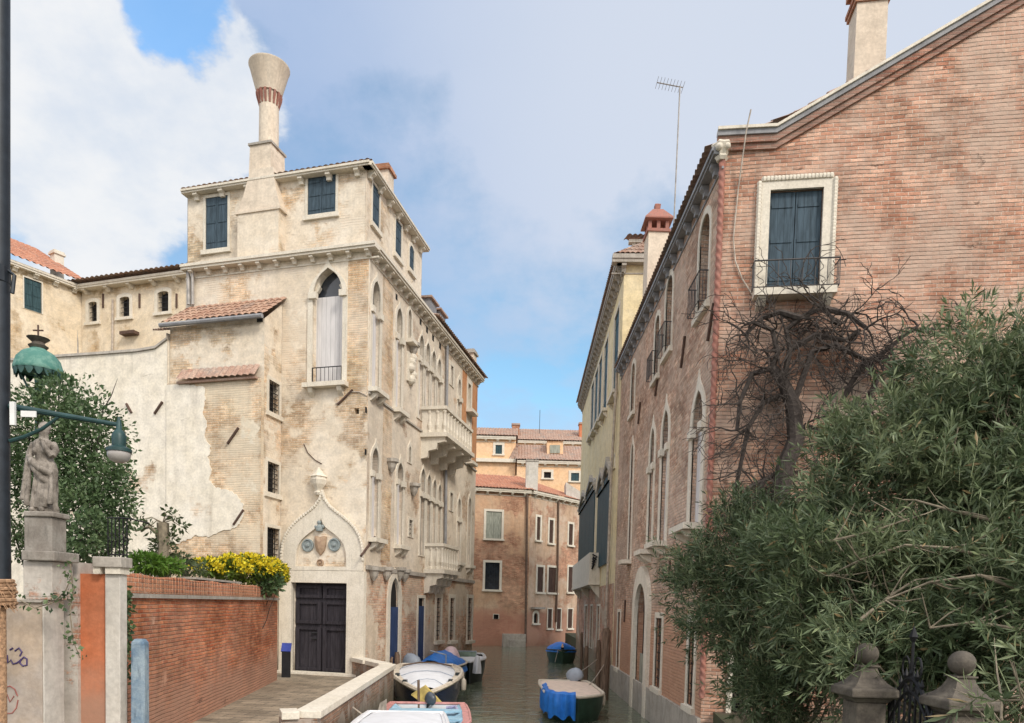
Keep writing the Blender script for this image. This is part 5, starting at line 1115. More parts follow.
mb = MB(); p0, p1 = at(162,575,13.6), at(163,523,13.6); mb.tube([(p0.x,p0.y,.93), p0, p0.lerp(p1,.5)+Vector((.02,0,0)), p1], [.13,.12,.10,.11], 9); b0_ = at(135,531,13.4); mb.tube([p0.lerp(p1,.72), b0_.lerp(p1,.5), b0_], [.05,.035,.02], 6); mb.build('trunk', M['stem'], st, uv=False)
pts = [at(175,517,13.6), at(180,526,13.6), at(170,540,13.6), at(150,527,13.5), at(140,520,13.4), at(168,512,13.6)]
mb = MB(); [mb.tube([p1, p1.lerp(p,.5)+Vector((0,0,.08)), p], [.014,.01,.006], 5) for p in pts]; mb.build('shoots', M['stem'], st, uv=False)
P, D = blob_points([(tuple(p), (.12,.1,.1)) for p in pts], 150, .2); L = .12*(.6+.6*rng.random(len(P))); V, T, to = leaves(P, D+rng.normal(size=P.shape)*.5, L, L*.5, .2+.5*rng.random(len(P))); tri_mesh('foliage', V, T, to, M['leaf_mx'], st)
# ivy on the pier and on the wall end
def ivy(label, pts, n, lf=.06):
    t = thing('ivy', label, 'ivy', tuple(pts[0])); mb = MB(); mb.tube(pts, .008, 5); mb.build('stem', M['stem'], t, uv=False)
    B = []; 
    for _ in range(n):
        k = random.randrange(len(pts)-1); p = Vector(pts[k]).lerp(Vector(pts[k+1]), random.random()); B.append(p+Vector((random.gauss(0,.05), random.uniform(-.06,.0), random.gauss(0,.05))))
    B = np.array([tuple(b) for b in B]); L = lf*(.6+.8*rng.random(n)); V, T, to = leaves(B, rng.normal(size=B.shape)+np.array([0,-.6,-.3]), L, L*.8, rng.random(n)); tri_mesh('foliage', V, T, to, M['leaf_gd'], t)
ivy('thin strand of ivy hanging down the plaster pier under the statue', [at(70,560,9.0),at(73,590,8.95),at(70,612,8.95),at(73,640,8.95),at(80,658,8.95)], 60)
ivy('narrow dark ivy growing up the joint beside the blue painted post', [at(123,690,10.15),at(125,650,10.15),at(126,620,10.15),at(127,590,10.15)], 380, .075)
ivy('ivy trailing across the pier below its upper moulding', [at(20,600,9.0),at(35,608,8.95),at(55,602,8.95),at(66,590,8.95),at(72,575,8.95)], 46)

# ================================================================== GATE WALL WITH STATUE
pw = lambda x, y, Y: at(x,y,Y)
def cbox(mb, x0, x1, y0, y1, Y, dep):   # block whose camera-side face spans those pixels at distance Y
    a, b = at(x0,(y0+y1)/2,Y), at(x1,(y0+y1)/2,Y); xc = (x0+x1)/2; return mb.box(a.x, b.x, Y, Y+dep, at(xc,y1,Y).z, at(xc,y0,Y).z)
pier = thing('statue_pier', 'plastered garden gate pier with a grey pedestal block carrying the statue', 'pier', (at(48,700,9.2).x, 9.5, .93))
a_, b_, m_ = at(4,650,9.2), at(43,650,9.2), at(43,650,9.2)
zs = at(48,590,9.2).z
MB().box(a_.x-.6, b_.x, 9.215, 9.64, .8, zs-.13).build('pier_shaft', M['whitepl'], pier, bevel=.012)
MB().box(a_.x-.6, b_.x-.012, 9.2, 9.212, .8, zs-.13).build('pier_front', M['tanwall'], pier)
mb = MB(); mb.box(at(23,575,9.22).x, at(52,575,9.22).x, 9.22, 9.66, zs-.125, at(40,561,9.2).z); mb.build('pier_block', M['pier'], pier, bevel=.01)
mb = MB(); z0,z1 = at(48,561,9.2).z, at(48,551,9.2).z; mb.box(at(21,555,9.14).x, at(54,555,9.14).x, 9.14, 9.68, z0, z1); mb.build('pier_cap', M['stone_p'], pier, bevel=.015)
pdx0, pdx1 = at(24,530,9.25).x, at(52,530,9.25).x; mb = MB(); mb.box(pdx0, pdx1, 9.25, 9.55, z1+.002, at(45,517,9.25).z); mb.build('pedestal', M['stone_p'], pier, bevel=.01)
zt = at(45,511,9.2).z; MB().box(at(23,515,9.22).x, at(53,515,9.22).x, 9.22, 9.58, at(45,517,9.25).z+.002, zt).build('pedestal_cap', M['stone_p'], pier, bevel=.015)
MB().box(a_.x-.6, b_.x+.02, 9.16, 9.2-.002, zs-.16, zs-.132).build('moulding', M['stone_d'], pier)
# spray paint on the tan side
def stroke(pts, r, mat, nm, Y=9.197):
    mb = MB(); P = [at(x,y,Y) for x,y in pts]; mb.tube(P, r, 5); return mb.build(nm, mat, pier)
sp = []
stroke([(7,655),(8,663),(11,660),(13,664),(17,663),(21,660),(24,657),(27,659),(27,665),(23,666),(20,663),(21,659)], .012, M['graff'], 'graffiti'); stroke([(10,650),(13,648)], .012, M['graff'], 'graffiti'); stroke([(15,651),(19,648),(22,652),(20,656)], .012, M['graff'], 'graffiti')
stroke([(9+9*math.cos(k*.6),700+14*math.sin(k*.6)) for k in range(11)], .008, M['graff2'], 'graffiti'); stroke([(3,700),(7,694),(10,702),(14,696)], .008, M['graff2'], 'graffiti')
# terracotta bay and white end pier
gwl = thing('gate_wall', 'terracotta painted bay between two pale plaster strips beside the statue pier', 'wall', (at(92,700,9.9).x, 10.0, .93))
zl_ = at(95,574,9.9).z
MB().box(at(50,650,9.8).x, at(78,650,9.8).x, 9.80, 10.2, .8, at(70,562,9.8).z).build('plaster_strip', M['pier'], gwl)
MB().box(at(70,650,9.86).x, at(108,650,9.86).x, 9.86, 10.15, .8, zl_).build('painted_bay', M['terra'], gwl)
MB().box(at(105,650,9.80).x, at(120,650,9.80).x, 9.80, 9.99, .8, zl_).build('end_pier', M['whitepl'], gwl, bevel=.012)
MB().box(at(92,565,9.72).x, at(121,565,9.72).x, 9.72, 10.02, zl_+.09, at(110,557,9.8).z).build('lintel', M['stone_d'], gwl, bevel=.012)
mb = MB(); mb.box(at(93,565,9.75).x, at(100,565,9.75).x, 9.75, 9.98, zl_+.003, zl_+.088); mb.box(at(105,565,9.75).x, at(120,565,9.75).x, 9.75, 9.99, zl_+.003, zl_+.088); mb.build('corbel', M['stone'], gwl)
rl = thing('iron_railing', 'short black iron railing standing on the stone lintel beside the dark shrub', 'railing', (at(118,560,9.9).x, 9.9, at(110,557,9.8).z))
z0 = at(110,557,9.8).z; mb = MB()
xr0, xr1 = at(108,540,9.9).x, at(127,540,9.9).x; h = at(118,518,9.9).z-z0
for i in range(6): x = xr0+(xr1-xr0)*i/5; mb.tube([(x,9.9,z0),(x,9.9,z0+h)], .009, 5); mb.tube([(x-.02,9.9,z0+h*.3),(x+.03,9.9,z0+h*.45),(x-.02,9.9,z0+h*.62)], .006, 4)
for z in (z0+.04, z0+h): mb.tube([(xr0,9.9,z),(xr1,9.9,z)], .011, 5)
mb.tube([(xr1,9.9,z0+h),(xr1,10.5,z0+h)], .011, 5); mb.build('bars', M['iron'], rl)
# ---- statue: draped figure, one continuous body
sx, sy = at(44,470,9.40).x, 9.40; sh_ = at(46,424,9.45).z-zt
def statue():
    bm = MB(); H = sh_; n = 40; loops = []
    prof = [(.0,.165,.15,.0),(.04,.17,.155,.0),(.12,.15,.135,.005),(.25,.145,.125,.012),(.38,.14,.12,.02),(.47,.145,.12,.022),(.54,.135,.11,.018),(.60,.105,.09,.008),(.66,.115,.09,0),(.72,.13,.095,-.006),(.77,.135,.085,-.008),(.805,.10,.07,-.008),(.825,.05,.05,-.006),(.85,.042,.045,-.004)]
    for t, rx, ry, ox in prof:
        L = []
        for k in range(n):
            a = 2*math.pi*k/n; f = max(0, 1-t/.62); fold = 1+.10*f*math.sin(9*a+2.5*math.sin(t*7))+.05*math.sin(5*a+t*16)*(1 if t < .8 else 0)
            L.append((sx+ox*H+.86*rx*H*math.cos(a)*fold, sy+.86*ry*H*math.sin(a)*fold, zt+t*H))
        loops.append(L)
    bm.loft(loops)
    S = lambda x, y, z: Vector((sx+.86*x*H, sy+.86*y*H, zt+z*H))
    bm.tube([S(.0,-.0,.82), S(.01,-.012,.87)], [.05*H,.045*H], 10)
    # head with brow, nose, hair mass
    hc = S(.015,-.02,.915); bm.lathe((hc.x,hc.y,hc.z-.07*H), [(.012*H,-.005*H),(.036*H,.012*H),(.05*H,.05*H),(.056*H,.085*H),(.05*H,.12*H),(.03*H,.142*H),(.004*H,.15*H)], 16, 1, 1.12)
    bm.tube([hc+Vector((0,-.055*H,.025*H)), hc+Vector((0,-.078*H,-.008*H)), hc+Vector((0,-.055*H,-.016*H))], [.008*H,.013*H,.008*H], 6)
    for s in (-1,1): bm.tube([hc+Vector((s*.03*H,-.054*H,.022*H)), hc+Vector((s*.012*H,-.060*H,.024*H))], .009*H, 6)
    for k in range(9): a = k/8*math.pi; bm.sphere(hc+Vector((.052*H*math.cos(a), .015*H, .03*H+.05*H*math.sin(a))), .024*H, 8, 6)
    bm.sphere(hc+Vector((0,.06*H,.0)), .035*H, 8, 6)
    # raised arm towards the head, lowered arm holding the drapery
    bm.tube([S(.115,0,.77), S(.175,-.03,.69), S(.165,-.085,.62)], [.045*H,.04*H,.034*H], 10); bm.tube([S(.165,-.085,.62), S(.10,-.12,.70), S(.055,-.105,.78)], [.036*H,.028*H,.02*H], 10)
    bm.tube([S(-.115,0,.77), S(-.165,-.02,.66), S(-.17,-.05,.57)], [.045*H,.04*H,.032*H], 10); bm.tube([S(-.17,-.05,.57), S(-.175,-.09,.48), S(-.165,-.11,.42)], [.032*H,.026*H,.02*H], 10)
    for hx, hy, hz, dx, dz in ((.055,-.105,.78,-.02,.03),(-.165,-.11,.42,.0,-.035)):
        bm.sphere(S(hx,hy,hz), .026*H, 8, 6)
        for f in range(4): bm.tube([S(hx-.018+.012*f,hy-.01,hz), S(hx-.018+.012*f+dx*.6,hy-.025,hz+dz*.7), S(hx-.018+.012*f+dx,hy-.022,hz+dz)], [.009*H,.008*H,.006*H], 6)
        bm.tube([S(hx+.02,hy,hz), S(hx+.03,hy-.018,hz+dz*.5)], [.01*H,.007*H], 6)
    # drapery: sash across the hips and cloth falling from the arms
    bm.tube([S(-.15,-.06,.62), S(-.07,-.13,.55), S(.05,-.14,.47), S(.15,-.08,.42)], [.03*H,.04*H,.042*H,.035*H], 10)
    bm.tube([S(-.13,-.07,.56), S(-.04,-.14,.46), S(.07,-.14,.36), S(.14,-.08,.30)], [.022*H,.028*H,.03*H,.025*H], 10)
    for i, (x0,z0,x1,z1) in enumerate(((-.16,.55,-.19,.12),(-.12,.5,-.14,.06),(.15,.42,.17,.08),(.10,.40,.09,.05),(.02,.44,.0,.04),(-.05,.42,-.06,.05),(.06,.40,.05,.03))):
        bm.tube([S(x0,-.09,z0), S((x0+x1)/2+.01,-.13,(z0+z1)/2), S(x1,-.14,z1)], [.018*H,.026*H,.03*H], 8)
    for s, z in ((.06,.68),(-.06,.68)): bm.sphere(S(s,-.065,z), .042*H, 10, 8)
    bm.tube([S(-.06,-.13,.03), S(-.065,-.18,.015)], [.03*H,.022*H], 8); bm.tube([S(.06,-.13,.03), S(.075,-.18,.015)], [.03*H,.022*H], 8)
    o = bm.build('tmp', M['statue'], None, uv=False); md = o.modifiers.new('r','REMESH'); md.mode = 'VOXEL'; md.voxel_size = .0085; sm = o.modifiers.new('s','SMOOTH'); sm.factor = .5; sm.iterations = 2
    dg = bpy.context.evaluated_depsgraph_get(); me = bpy.data.meshes.new_from_object(o.evaluated_get(dg)); bpy.data.objects.remove(o)
    base = Vector((sx,sy,zt+.004)); me.transform(Matrix.Translation(-base)); me.polygons.foreach_set('use_smooth',[True]*len(me.polygons)); me.name = 'statue'
    so = bpy.data.objects.new('statue', me); COL.objects.link(so); so.location = base
    if not me.materials: me.materials.append(M['statue'])
    tag(so, 'weathered grey stone statue of a draped figure with one arm bent to the chest', 'statue')
statue()
# ---- copper canopy with cross behind the shrub
cpx = at(38.5,370,12.2); cn = thing('copper_canopy', 'green copper canopy with scalloped edge and small cross rising above the dark shrub', 'canopy', (cpx.x,12.2,.93))
R_ = (at(61,368,12.2).x-at(17,368,12.2).x)/2; z0 = at(38.5,372,12.2).z; z1 = at(38.5,350,12.2).z; n = 48
L = []
for r, z in ((R_*.98,z0),(R_*1.0,z0+.02),(R_*.97,z0+.06),(R_*.86,z0+(z1-z0)*.55),(R_*.62,z0+(z1-z0)*.85),(R_*.35,z1),(.1,z1+.03)):
    L.append([(cpx.x+r*(1+.015*math.cos(16*2*math.pi*k/n))*math.cos(2*math.pi*k/n), 12.2+r*(1+.015*math.cos(16*2*math.pi*k/n))*math.sin(2*math.pi*k/n), z) for k in range(n)])
MB().loft(L).build('dome', M['verdigris'], cn, smooth=True)
zb = at(38.5,379,12.2).z; mb = MB(); lo = []; hi = []
for k in range(128):
    a = 2*math.pi*k/128; s = abs(math.sin(a*8)); hi.append((cpx.x+R_*.97*math.cos(a), 12.2+R_*.97*math.sin(a), z0+.01)); lo.append((cpx.x+R_*.93*math.cos(a), 12.2+R_*.93*math.sin(a), zb+.10*(1-s)))
li = [(cpx.x+(x-cpx.x)*.97, 12.2+(y-12.2)*.97, z) for x,y,z in lo]; hj = [(cpx.x+(x-cpx.x)*.97, 12.2+(y-12.2)*.97, z) for x,y,z in hi]
mb.loft([hi,lo,li,hj], caps=False); mb.build('scalloped_edge', M['verd_d'], cn)
zk = at(38.5,337,12.2).z; MB().lathe((cpx.x,12.2,z1+.02), [(.12,0),(.15,.04),(.10,.07),(.09,.1),(.17,.17),(.14,zk-z1-.04),(.03,zk-z1)], 16).build('knob', M['stone_g'], cn, smooth=True)
zx = at(38.5,325,12.2).z; mb = MB(); mb.tube([(cpx.x,12.2,zk-.02),(cpx.x,12.2,zx)], .014, 6); zz = zk+(zx-zk)*.55; mb.tube([(cpx.x-.085,12.2,zz),(cpx.x+.085,12.2,zz)], .013, 6); mb.build('cross', M['rust'], cn)
mb = MB(); mb.tube([(cpx.x,12.2,.93),(cpx.x,12.2,z0+.1)], .06, 8)
for k in range(4): a = k*math.pi/2+.4; mb.tube([(cpx.x,12.2,z0-.6),(cpx.x+R_*.8*math.cos(a),12.2+R_*.8*math.sin(a),z0+.03)], .018, 5)
mb.build('post', M['verd_d'], cn)
# ---- street lamp on its pole
lp = thing('street_lamp', 'green bracket street lamp hung from a dark metal pole at the left edge', 'street lamp', (at(1,600,8).x,8.0,.93))
pb, ptp = at(.5,700,8.0), at(0.5,0,8.0); zz_p = at(3,600,8).z
MB().tube([(pb.x,8,.9),(pb.x,8,zz_p),(pb.x+.001,8,zz_p+.02),(pb.x+.005,8,4.5),(ptp.x+.01,8,ptp.z+2.5)], [.045,.045,.112,.108,.10], 20).build('pole', M['pole'], lp, smooth=True)
mb = MB(); zc_ = at(1,275,8).z; mb.lathe((pb.x,8,zc_), [(.12,-.1),(.14,-.08),(.14,.08),(.12,.1)], 16); mb.tube([(pb.x+.13,8,zc_+.05),(pb.x+.2,8,zc_),(pb.x+.19,7.98,zc_-.2)], .02, 6); mb.build('collar', M['pole'], lp)
A0, A1 = at(10,406.5,8.0), at(119,425,8.0)
mb = MB(); mb.tube([A0, A1], [.036,.024], 10); mb.tube([at(10,441,8.0), at(24,437,8.0), at(42,429,8.0), at(60,416,8.0)], [.024,.022,.02,.016], 8); mb.build('arm', M['lampgreen'], lp)
mb = MB(); mb.box(at(12,0,8).x, at(17,0,8).x, 7.9, 7.93, at(14,427,8).z, at(14,404,8).z); mb.build('mounting_plate', M['signwhite'], lp)
mb = MB(); q0 = at(25,417.5,7.93); mb.box(at(25,414,8).x, at(40,414,8).x, 7.93, 7.945, at(32,418.5,8).z, at(32,412.5,8).z); mb.build('number_plate', M['signwhite'], lp)
hx = at(118.5,440,8.0); zt0 = at(119,417,8).z
mb = MB(); mb.lathe((A1.x,8,0), [(.012,zt0),(.02,zt0-.04),(.026,A1.z+.03),(.03,A1.z-.05),(.05,A1.z-.07),(.06,at(118,433,8).z),(.075,at(118,436,8).z),(.07,at(118,446,8).z),(.13,at(118,449,8).z),(.13,at(118,452,8).z)][::-1], 18); mb.build('lamp_housing', M['lampgreen'], lp, smooth=True)
zg0 = at(118,452,8).z; MB().lathe((A1.x,8,zg0), [(.115,.0),(.12,-.02),(.115,-.055),(.09,-.095),(.045,-.115),(.005,-.12)][::-1], 20).build('lamp_glass', M['glow'], lp, smooth=True)
wr = thing('straw_wrap', 'frayed straw coloured rope wrapped round the dark lamp pole', 'rope', (pb.x,8,at(1,605,8).z))
mb = MB(); zz0, zz1 = at(3,607,8).z, at(3,581,8).z
for i in range(7): mb.tube([(pb.x+(.14+.016*math.sin(i*2.1))*math.cos(k*.5), 8+(.14+.016*math.sin(i*2.1))*math.sin(k*.5), zz0+(zz1-zz0)*(i+k*.08)/7) for k in range(14)], .024, 6)
for i in range(40): a = random.uniform(3.3,6.2); r = .155; z = random.uniform(zz0,zz1); mb.tube([(pb.x+r*math.cos(a),8+r*math.sin(a),z),(pb.x+(r+.05)*math.cos(a+.1),8+(r+.05)*math.sin(a+.1),z-.06)], .004, 4)
mb.build('rope', M['straw'], wr)
sl_ = thing('terracotta_pipe', 'slender pale terracotta pipe below the straw rope at the foot of the lamp pole', 'pipe', (pb.x,8,.93)); MB().lathe((pb.x,8,.93), [(.062,0),(.062,zz0-.95),(.10,zz0-.93)], 18).build('sleeve', M['straw'], sl_, smooth=True)
# ---- blue post and information stand
p = at(135.5,690,9.7); wbp = (at(142.5,690,9.7).x-at(128.5,690,9.7).x)/2
bp = thing('painted_post', 'square post with peeling pale blue paint in front of the brick wall', 'post', (p.x,9.8,.93)); zz = at(137,643,9.7).z; MB().obox((p.x,9.82),(1,.04),wbp,.07,.93,zz,.97).build('shaft', M['bluepaint'], bp, bevel=.012); MB().obox((p.x,9.82),(1,.04),wbp*.95,.065,zz+.001,zz+.05,.6).build('top', M['bluepaint'], bp)
p = onz(286,677,.94); isd = thing('information_stand', 'slim dark information stand with a blue tilted top beside the palace door', 'sign', (p.x,p.y,.93))
hw = (at(290.5,660,p.y).x-at(282,660,p.y).x)/2; z1 = at(286,651,p.y).z; z2 = at(286,643,p.y).z
MB().obox((p.x,p.y),(1,.2),hw,.05,.93,z1).build('stand', M['iron'], isd, bevel=.01); MB().loft([[(p.x-hw*1.1,p.y-.08,z1),(p.x+hw*1.1,p.y-.06,z1),(p.x+hw*1.1,p.y+.06,z2),(p.x-hw*1.1,p.y+.04,z2)],[(p.x-hw*1.1,p.y-.05,z1-.03),(p.x+hw*1.1,p.y-.03,z1-.03),(p.x+hw*1.1,p.y+.09,z2-.02),(p.x-hw*1.1,p.y+.07,z2-.02)]]).build('panel', M['bluesign'], isd)
# ---- parapet along the landing
pA = onz(353,658,1.5); pA = PF.pt(PF.px(357,660)[0],1.5,.03)
pp = thing('parapet', 'low brick parapet with white stone coping between the path and the canal', 'parapet', (pC.x,pC.y,.93))
def seg_wall(mb, a, b, t, z0, z1, ext=0.0):
    d = Vector((b.x-a.x,b.y-a.y)); L = d.length; d.normalize(); c = Vector((a.x,a.y))+d*L/2; mb.obox(c, d, L/2+ext, t/2, z0, z1)
for (a,b) in ((pA,pB),(pB,pC),(pC,pD)): 
    mb = MB(); seg_wall(mb,a,b,.30,-.5,1.40,.14 if a is pB else 0); mb.build('parapet_wall', M['parapet'], pp)
mb = MB()
for (a,b) in ((pA,pB),(pB,pC),(pC,pD)):
    d = Vector((b.x-a.x,b.y-a.y)); L = d.length; n = max(1,int(L/1.3))
    for i in range(n):
        q0_ = a.lerp(b,i/n); q1_ = a.lerp(b,(i+1)/n); dd = (b-a).normalized()*.006; j = random.uniform(-.006,.006)
        s0 = q0_-dd*25 if (i==0 and a is pB) else q0_+dd; s1 = q1_+dd*25 if (i==n-1 and a is pB) else q1_-dd
        if a is not pB: s0 = s0+(b-a).normalized()*(.0 if a is pA else .18); s1 = s1-(b-a).normalized()*(.18 if a is pA else 0)
        d2 = Vector((s1.x-s0.x,s1.y-s0.y)); mb.obox(Vector(((s0.x+s1.x)/2,(s0.y+s1.y)/2)), d2.normalized(), d2.length/2, .21, 1.402, 1.53+j)
mb.build('coping', M['stone'], pp, bevel=.012)

# ================================================================== RIGHT GATE
def gate_pier(label, xc, Y, ytop, yslab, sl):
    c = at(xc,yslab,Y); t = thing('gate_pier', label, 'pier', (c.x,Y+.1,1.1), 'stone gate pillars with ball finials'); h = sl/2
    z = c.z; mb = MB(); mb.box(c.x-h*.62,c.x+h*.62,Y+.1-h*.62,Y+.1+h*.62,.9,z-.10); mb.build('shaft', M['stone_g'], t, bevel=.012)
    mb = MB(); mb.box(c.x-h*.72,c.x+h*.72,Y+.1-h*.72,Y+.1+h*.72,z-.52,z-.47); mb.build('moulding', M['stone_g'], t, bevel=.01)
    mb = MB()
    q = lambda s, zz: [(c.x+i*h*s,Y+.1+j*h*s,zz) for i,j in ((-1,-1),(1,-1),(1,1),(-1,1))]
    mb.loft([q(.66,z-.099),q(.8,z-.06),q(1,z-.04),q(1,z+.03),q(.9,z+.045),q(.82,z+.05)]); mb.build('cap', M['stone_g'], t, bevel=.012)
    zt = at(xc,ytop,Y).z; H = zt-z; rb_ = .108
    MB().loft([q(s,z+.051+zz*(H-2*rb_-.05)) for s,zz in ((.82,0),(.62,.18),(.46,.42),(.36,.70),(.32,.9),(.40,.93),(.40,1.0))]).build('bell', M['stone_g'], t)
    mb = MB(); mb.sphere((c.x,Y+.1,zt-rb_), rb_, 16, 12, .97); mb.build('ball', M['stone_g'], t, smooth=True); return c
c1_ = gate_pier('stone gate pillar with ball finial half hidden by oleander leaves, left of the iron gate', 870, 6.8, 643, 692, .46)
c2_ = gate_pier('stone gate pillar with ball finial in the clear, right of the iron gate', 967, 6.0, 651, 704, .45)
sprays = thing('oleander', 'thin overhanging oleander sprays drooping over the ball of the left gate pillar', 'shrub', tuple(at(850,660,6.75)), 'oleanders in the garden on the right')
whorled_shrub(sprays, [bl(846,655,6.7,.20,.12,.10), bl(885,636,6.8,.22,.15,.10)], 46, 10, .12, .15, M['leaf_ol'], stemlen=.2, seedtone=.1)
gt = thing('iron_gate', 'black wrought iron garden gate with an arched top between the two stone pillars', 'gate', ((c1_.x+c2_.x)/2,6.5,1.1))
g0, g1 = Vector((c1_.x+.22,6.85,0)), Vector((c2_.x-.20,6.15,0)); zg_ = at(915,715,6.5).z; mb = MB()
for i in range(9):
    t = i/8; q_ = g0.lerp(g1,t); top = zg_+.35*math.sin(math.pi*t)+.0; mb.tube([(q_.x,q_.y,1.15),(q_.x,q_.y,top)], .012, 5); mb.lathe((q_.x,q_.y,top), [(.012,0),(.024,.03),(.001,.1)], 6)
mb.tube([g0.lerp(g1,t/16)+Vector((0,0,zg_+.33*math.sin(math.pi*t/16))) for t in range(17)], .022, 6); mb.tube([g0.lerp(g1,t/16)+Vector((0,0,zg_-.12+.33*math.sin(math.pi*t/16))) for t in range(17)], .016, 6)
for z in (1.25, 2.0): mb.tube([(g0.x,g0.y,z),(g1.x,g1.y,z)], .018, 5)
m = g0.lerp(g1,.5); ex_ = (g1-g0).normalized()
for s in (-1,1):
    for sc_, zz in ((.15,.40),(.10,.18)):
        mb.tube([m+ex_*s*(.03+sc_*(1-k/22)*(1-math.cos(k*.45))*.6)+Vector((0,0,zg_+zz+sc_*(1-k/22)*math.sin(k*.45))) for k in range(18)], .010, 5)
mb.tube([m+Vector((0,0,zg_+.2)), m+Vector((0,0,zg_+.68))], .014, 6); mb.lathe((m.x,m.y,zg_+.66), [(.014,0),(.04,.05),(.001,.15)], 8)
mb.build('bars', M['iron'], gt)
# ================================================================== BOATS AND POSTS
def boat(label, stern, bow, beam, zs, zb, hullmat, rimmat, rim=.05, blunt=.55, deck=None, deckmat=None, dome=.25, inset=.86, sternw=.85, group='boats moored along the canal', n=18, draft=.3):
    a, b = Vector(stern), Vector(bow); L = (b-a).length; d = (b-a).normalized(); s = Vector((-d.y, d.x))
    t = thing('moored_boat', label, 'boat', (a.x, a.y, 0), group)
    def w(u):
        k = sternw+(1-sternw)*math.sin(min(1,u/.35)*math.pi/2); return beam/2*k*(1 if u < blunt else max(.02,(1-((u-blunt)/(1-blunt))**2.2)))
    g = lambda u: zs+(zb-zs)*u**2
    S = lambda u, k, z: Vector((a.x+d.x*L*u+s.x*w(u)*k, a.y+d.y*L*u+s.y*w(u)*k, z))
    L_ = []
    for i in range(n+1):
        u = i/n; z = g(u); L_.append([S(u,-1,z),S(u,-.95,z*.45),S(u,-.78,-.1),S(u,0,-draft),S(u,.78,-.1),S(u,.95,z*.45),S(u,1,z)])
    mb = MB(); mb.loft(L_, caps=True, closed=False); mb.build('hull', M[hullmat], t, smooth=True)
    mb = MB(); P = [S(i/n,-1,g(i/n)) for i in range(n+1)]; Q = [S(i/n,1,g(i/n)) for i in range(n+1)]
    mb.tube(P+Q[::-1]+[P[0]], rim, 6, caps=False); mb.build('gunwale', M[rimmat], t, smooth=True)
    mb = MB(); L2 = []
    for i in range(n+1):
        u = i/n; z = g(u); L2.append([S(u,k,z-.0+.012) for k in (-1,-inset,inset,1)])
    v = [p for l in L2 for p in l]; f = []
    for i in range(n):
        for k in (0,2): f.append((i*4+k,i*4+k+1,i*4+k+5,i*4+k+4))
    mb.add(v,f); mb.build('side_deck', M[rimmat], t)
    if deckmat:
        u0,u1 = deck; m = 12; rows = []
        for i in range(m+1):
            u = u0+(u1-u0)*i/m; z = g(u); e = math.sin(math.pi*min(1,max(0,(i+.35)/(m+.7))))**.45
            rows.append([S(u,inset*k/5,z+(dome*e*(1-(k/5)**2) if dome >= 0 else dome*(1 if abs(k) < 5 else 0))+random.uniform(-.008,.008)) for k in range(-5,6)])
        v = [p for l in rows for p in l]; f = [(i*11+k,i*11+k+1,i*11+k+12,i*11+k+11) for i in range(m) for k in range(10)]
        MB().add(v,f).build('cover' if dome >= 0 else 'floor', M[deckmat], t, smooth=True)
    return t, S, g
def blob_cloth(name, mat, parent, c, rx, ry, rz, n=24, m=10, folds=.08, k=7, flat=0.0):
    mb = MB(); L = []
    for j in range(m+1):
        f = j/m; r = math.sin(f*math.pi/2)**.7; z = 1-f**1.7; row = []
        for i in range(n):
            a = 2*math.pi*i/n; q = 1+folds*f*math.sin(k*a+f*2)+random.uniform(-.02,.02); row.append((c[0]+rx*r*q*math.cos(a), c[1]+ry*r*q*math.sin(a), c[2]+rz*z))
        L.append(row)
    mb.loft(L); return mb.build(name, mat, parent, smooth=True)
def outboard(parent, p, yaw=0.0, s=1.0, tilt=0.0, mat='motor'):
    mb = MB(); L = []
    c, sn = math.cos(yaw), math.sin(yaw)
    T = lambda x, y, z: Vector((p[0]+s*(x*c-(y*math.cos(tilt)-z*math.sin(tilt))*sn), p[1]+s*(x*sn+(y*math.cos(tilt)-z*math.sin(tilt))*c), p[2]+s*(z*math.cos(tilt)+y*math.sin(tilt))))
    for z, rx, ry, oy in ((0,.13,.2,0),(.05,.17,.27,-.02),(.18,.18,.30,-.03),(.32,.17,.27,-.02),(.42,.13,.20,0),(.46,.05,.08,.02)): L.append([T(rx*math.cos(k*math.pi/8), oy+ry*math.sin(k*math.pi/8), z) for k in range(16)])
    mo = mb.loft(L).build('outboard_motor', M[mat], parent, smooth=True)
    mb = MB(); mb.loft([[T(x,y,z) for x,y in ((-.06,-.1),(.06,-.1),(.06,.12),(-.06,.12))] for z in (-.75,0)]); mb.loft([[T(x,y,z) for x,y in ((-.02,-.25),(.02,-.25),(.02,.1),(-.02,.1))] for z in (-1.0,-.75)]); mb.build('motor_leg', M['blackhull'], mo)
    return mo
ax = lambda x, y, z=0: onz(x, y, z)
# A: navy boat under a white cover, blunt bow towards the camera
tA, SA, gA = boat('navy blue boat under a taut white cover beside the palace wall', (-2.95,25.2,0), (-2.33,19.9,0), 2.25, 1.12, .78, 'navy', 'creamrim', .07, .30, (.04,.90), 'cover', .16, .80, .8)
for k,u in ((-.9,.55),(.9,.5),(.92,.72),(-.92,.75)): p = SA(u,k,gA(u)); mb = MB(); mb.box(p.x-.06,p.x+.06,p.y-.12,p.y+.12,p.z+.01,p.z+.09); mb.build('cleat', M['blackhull'], tA)
mb = MB(); mb.tube([SA(.08,.86,gA(.08)+.02),SA(.03,.3,gA(.03)+.1),SA(.03,-.3,gA(.03)+.1),SA(.08,-.86,gA(.08)+.02)], .03, 6); mb.build('handrail', M['brownpipe'], tA)
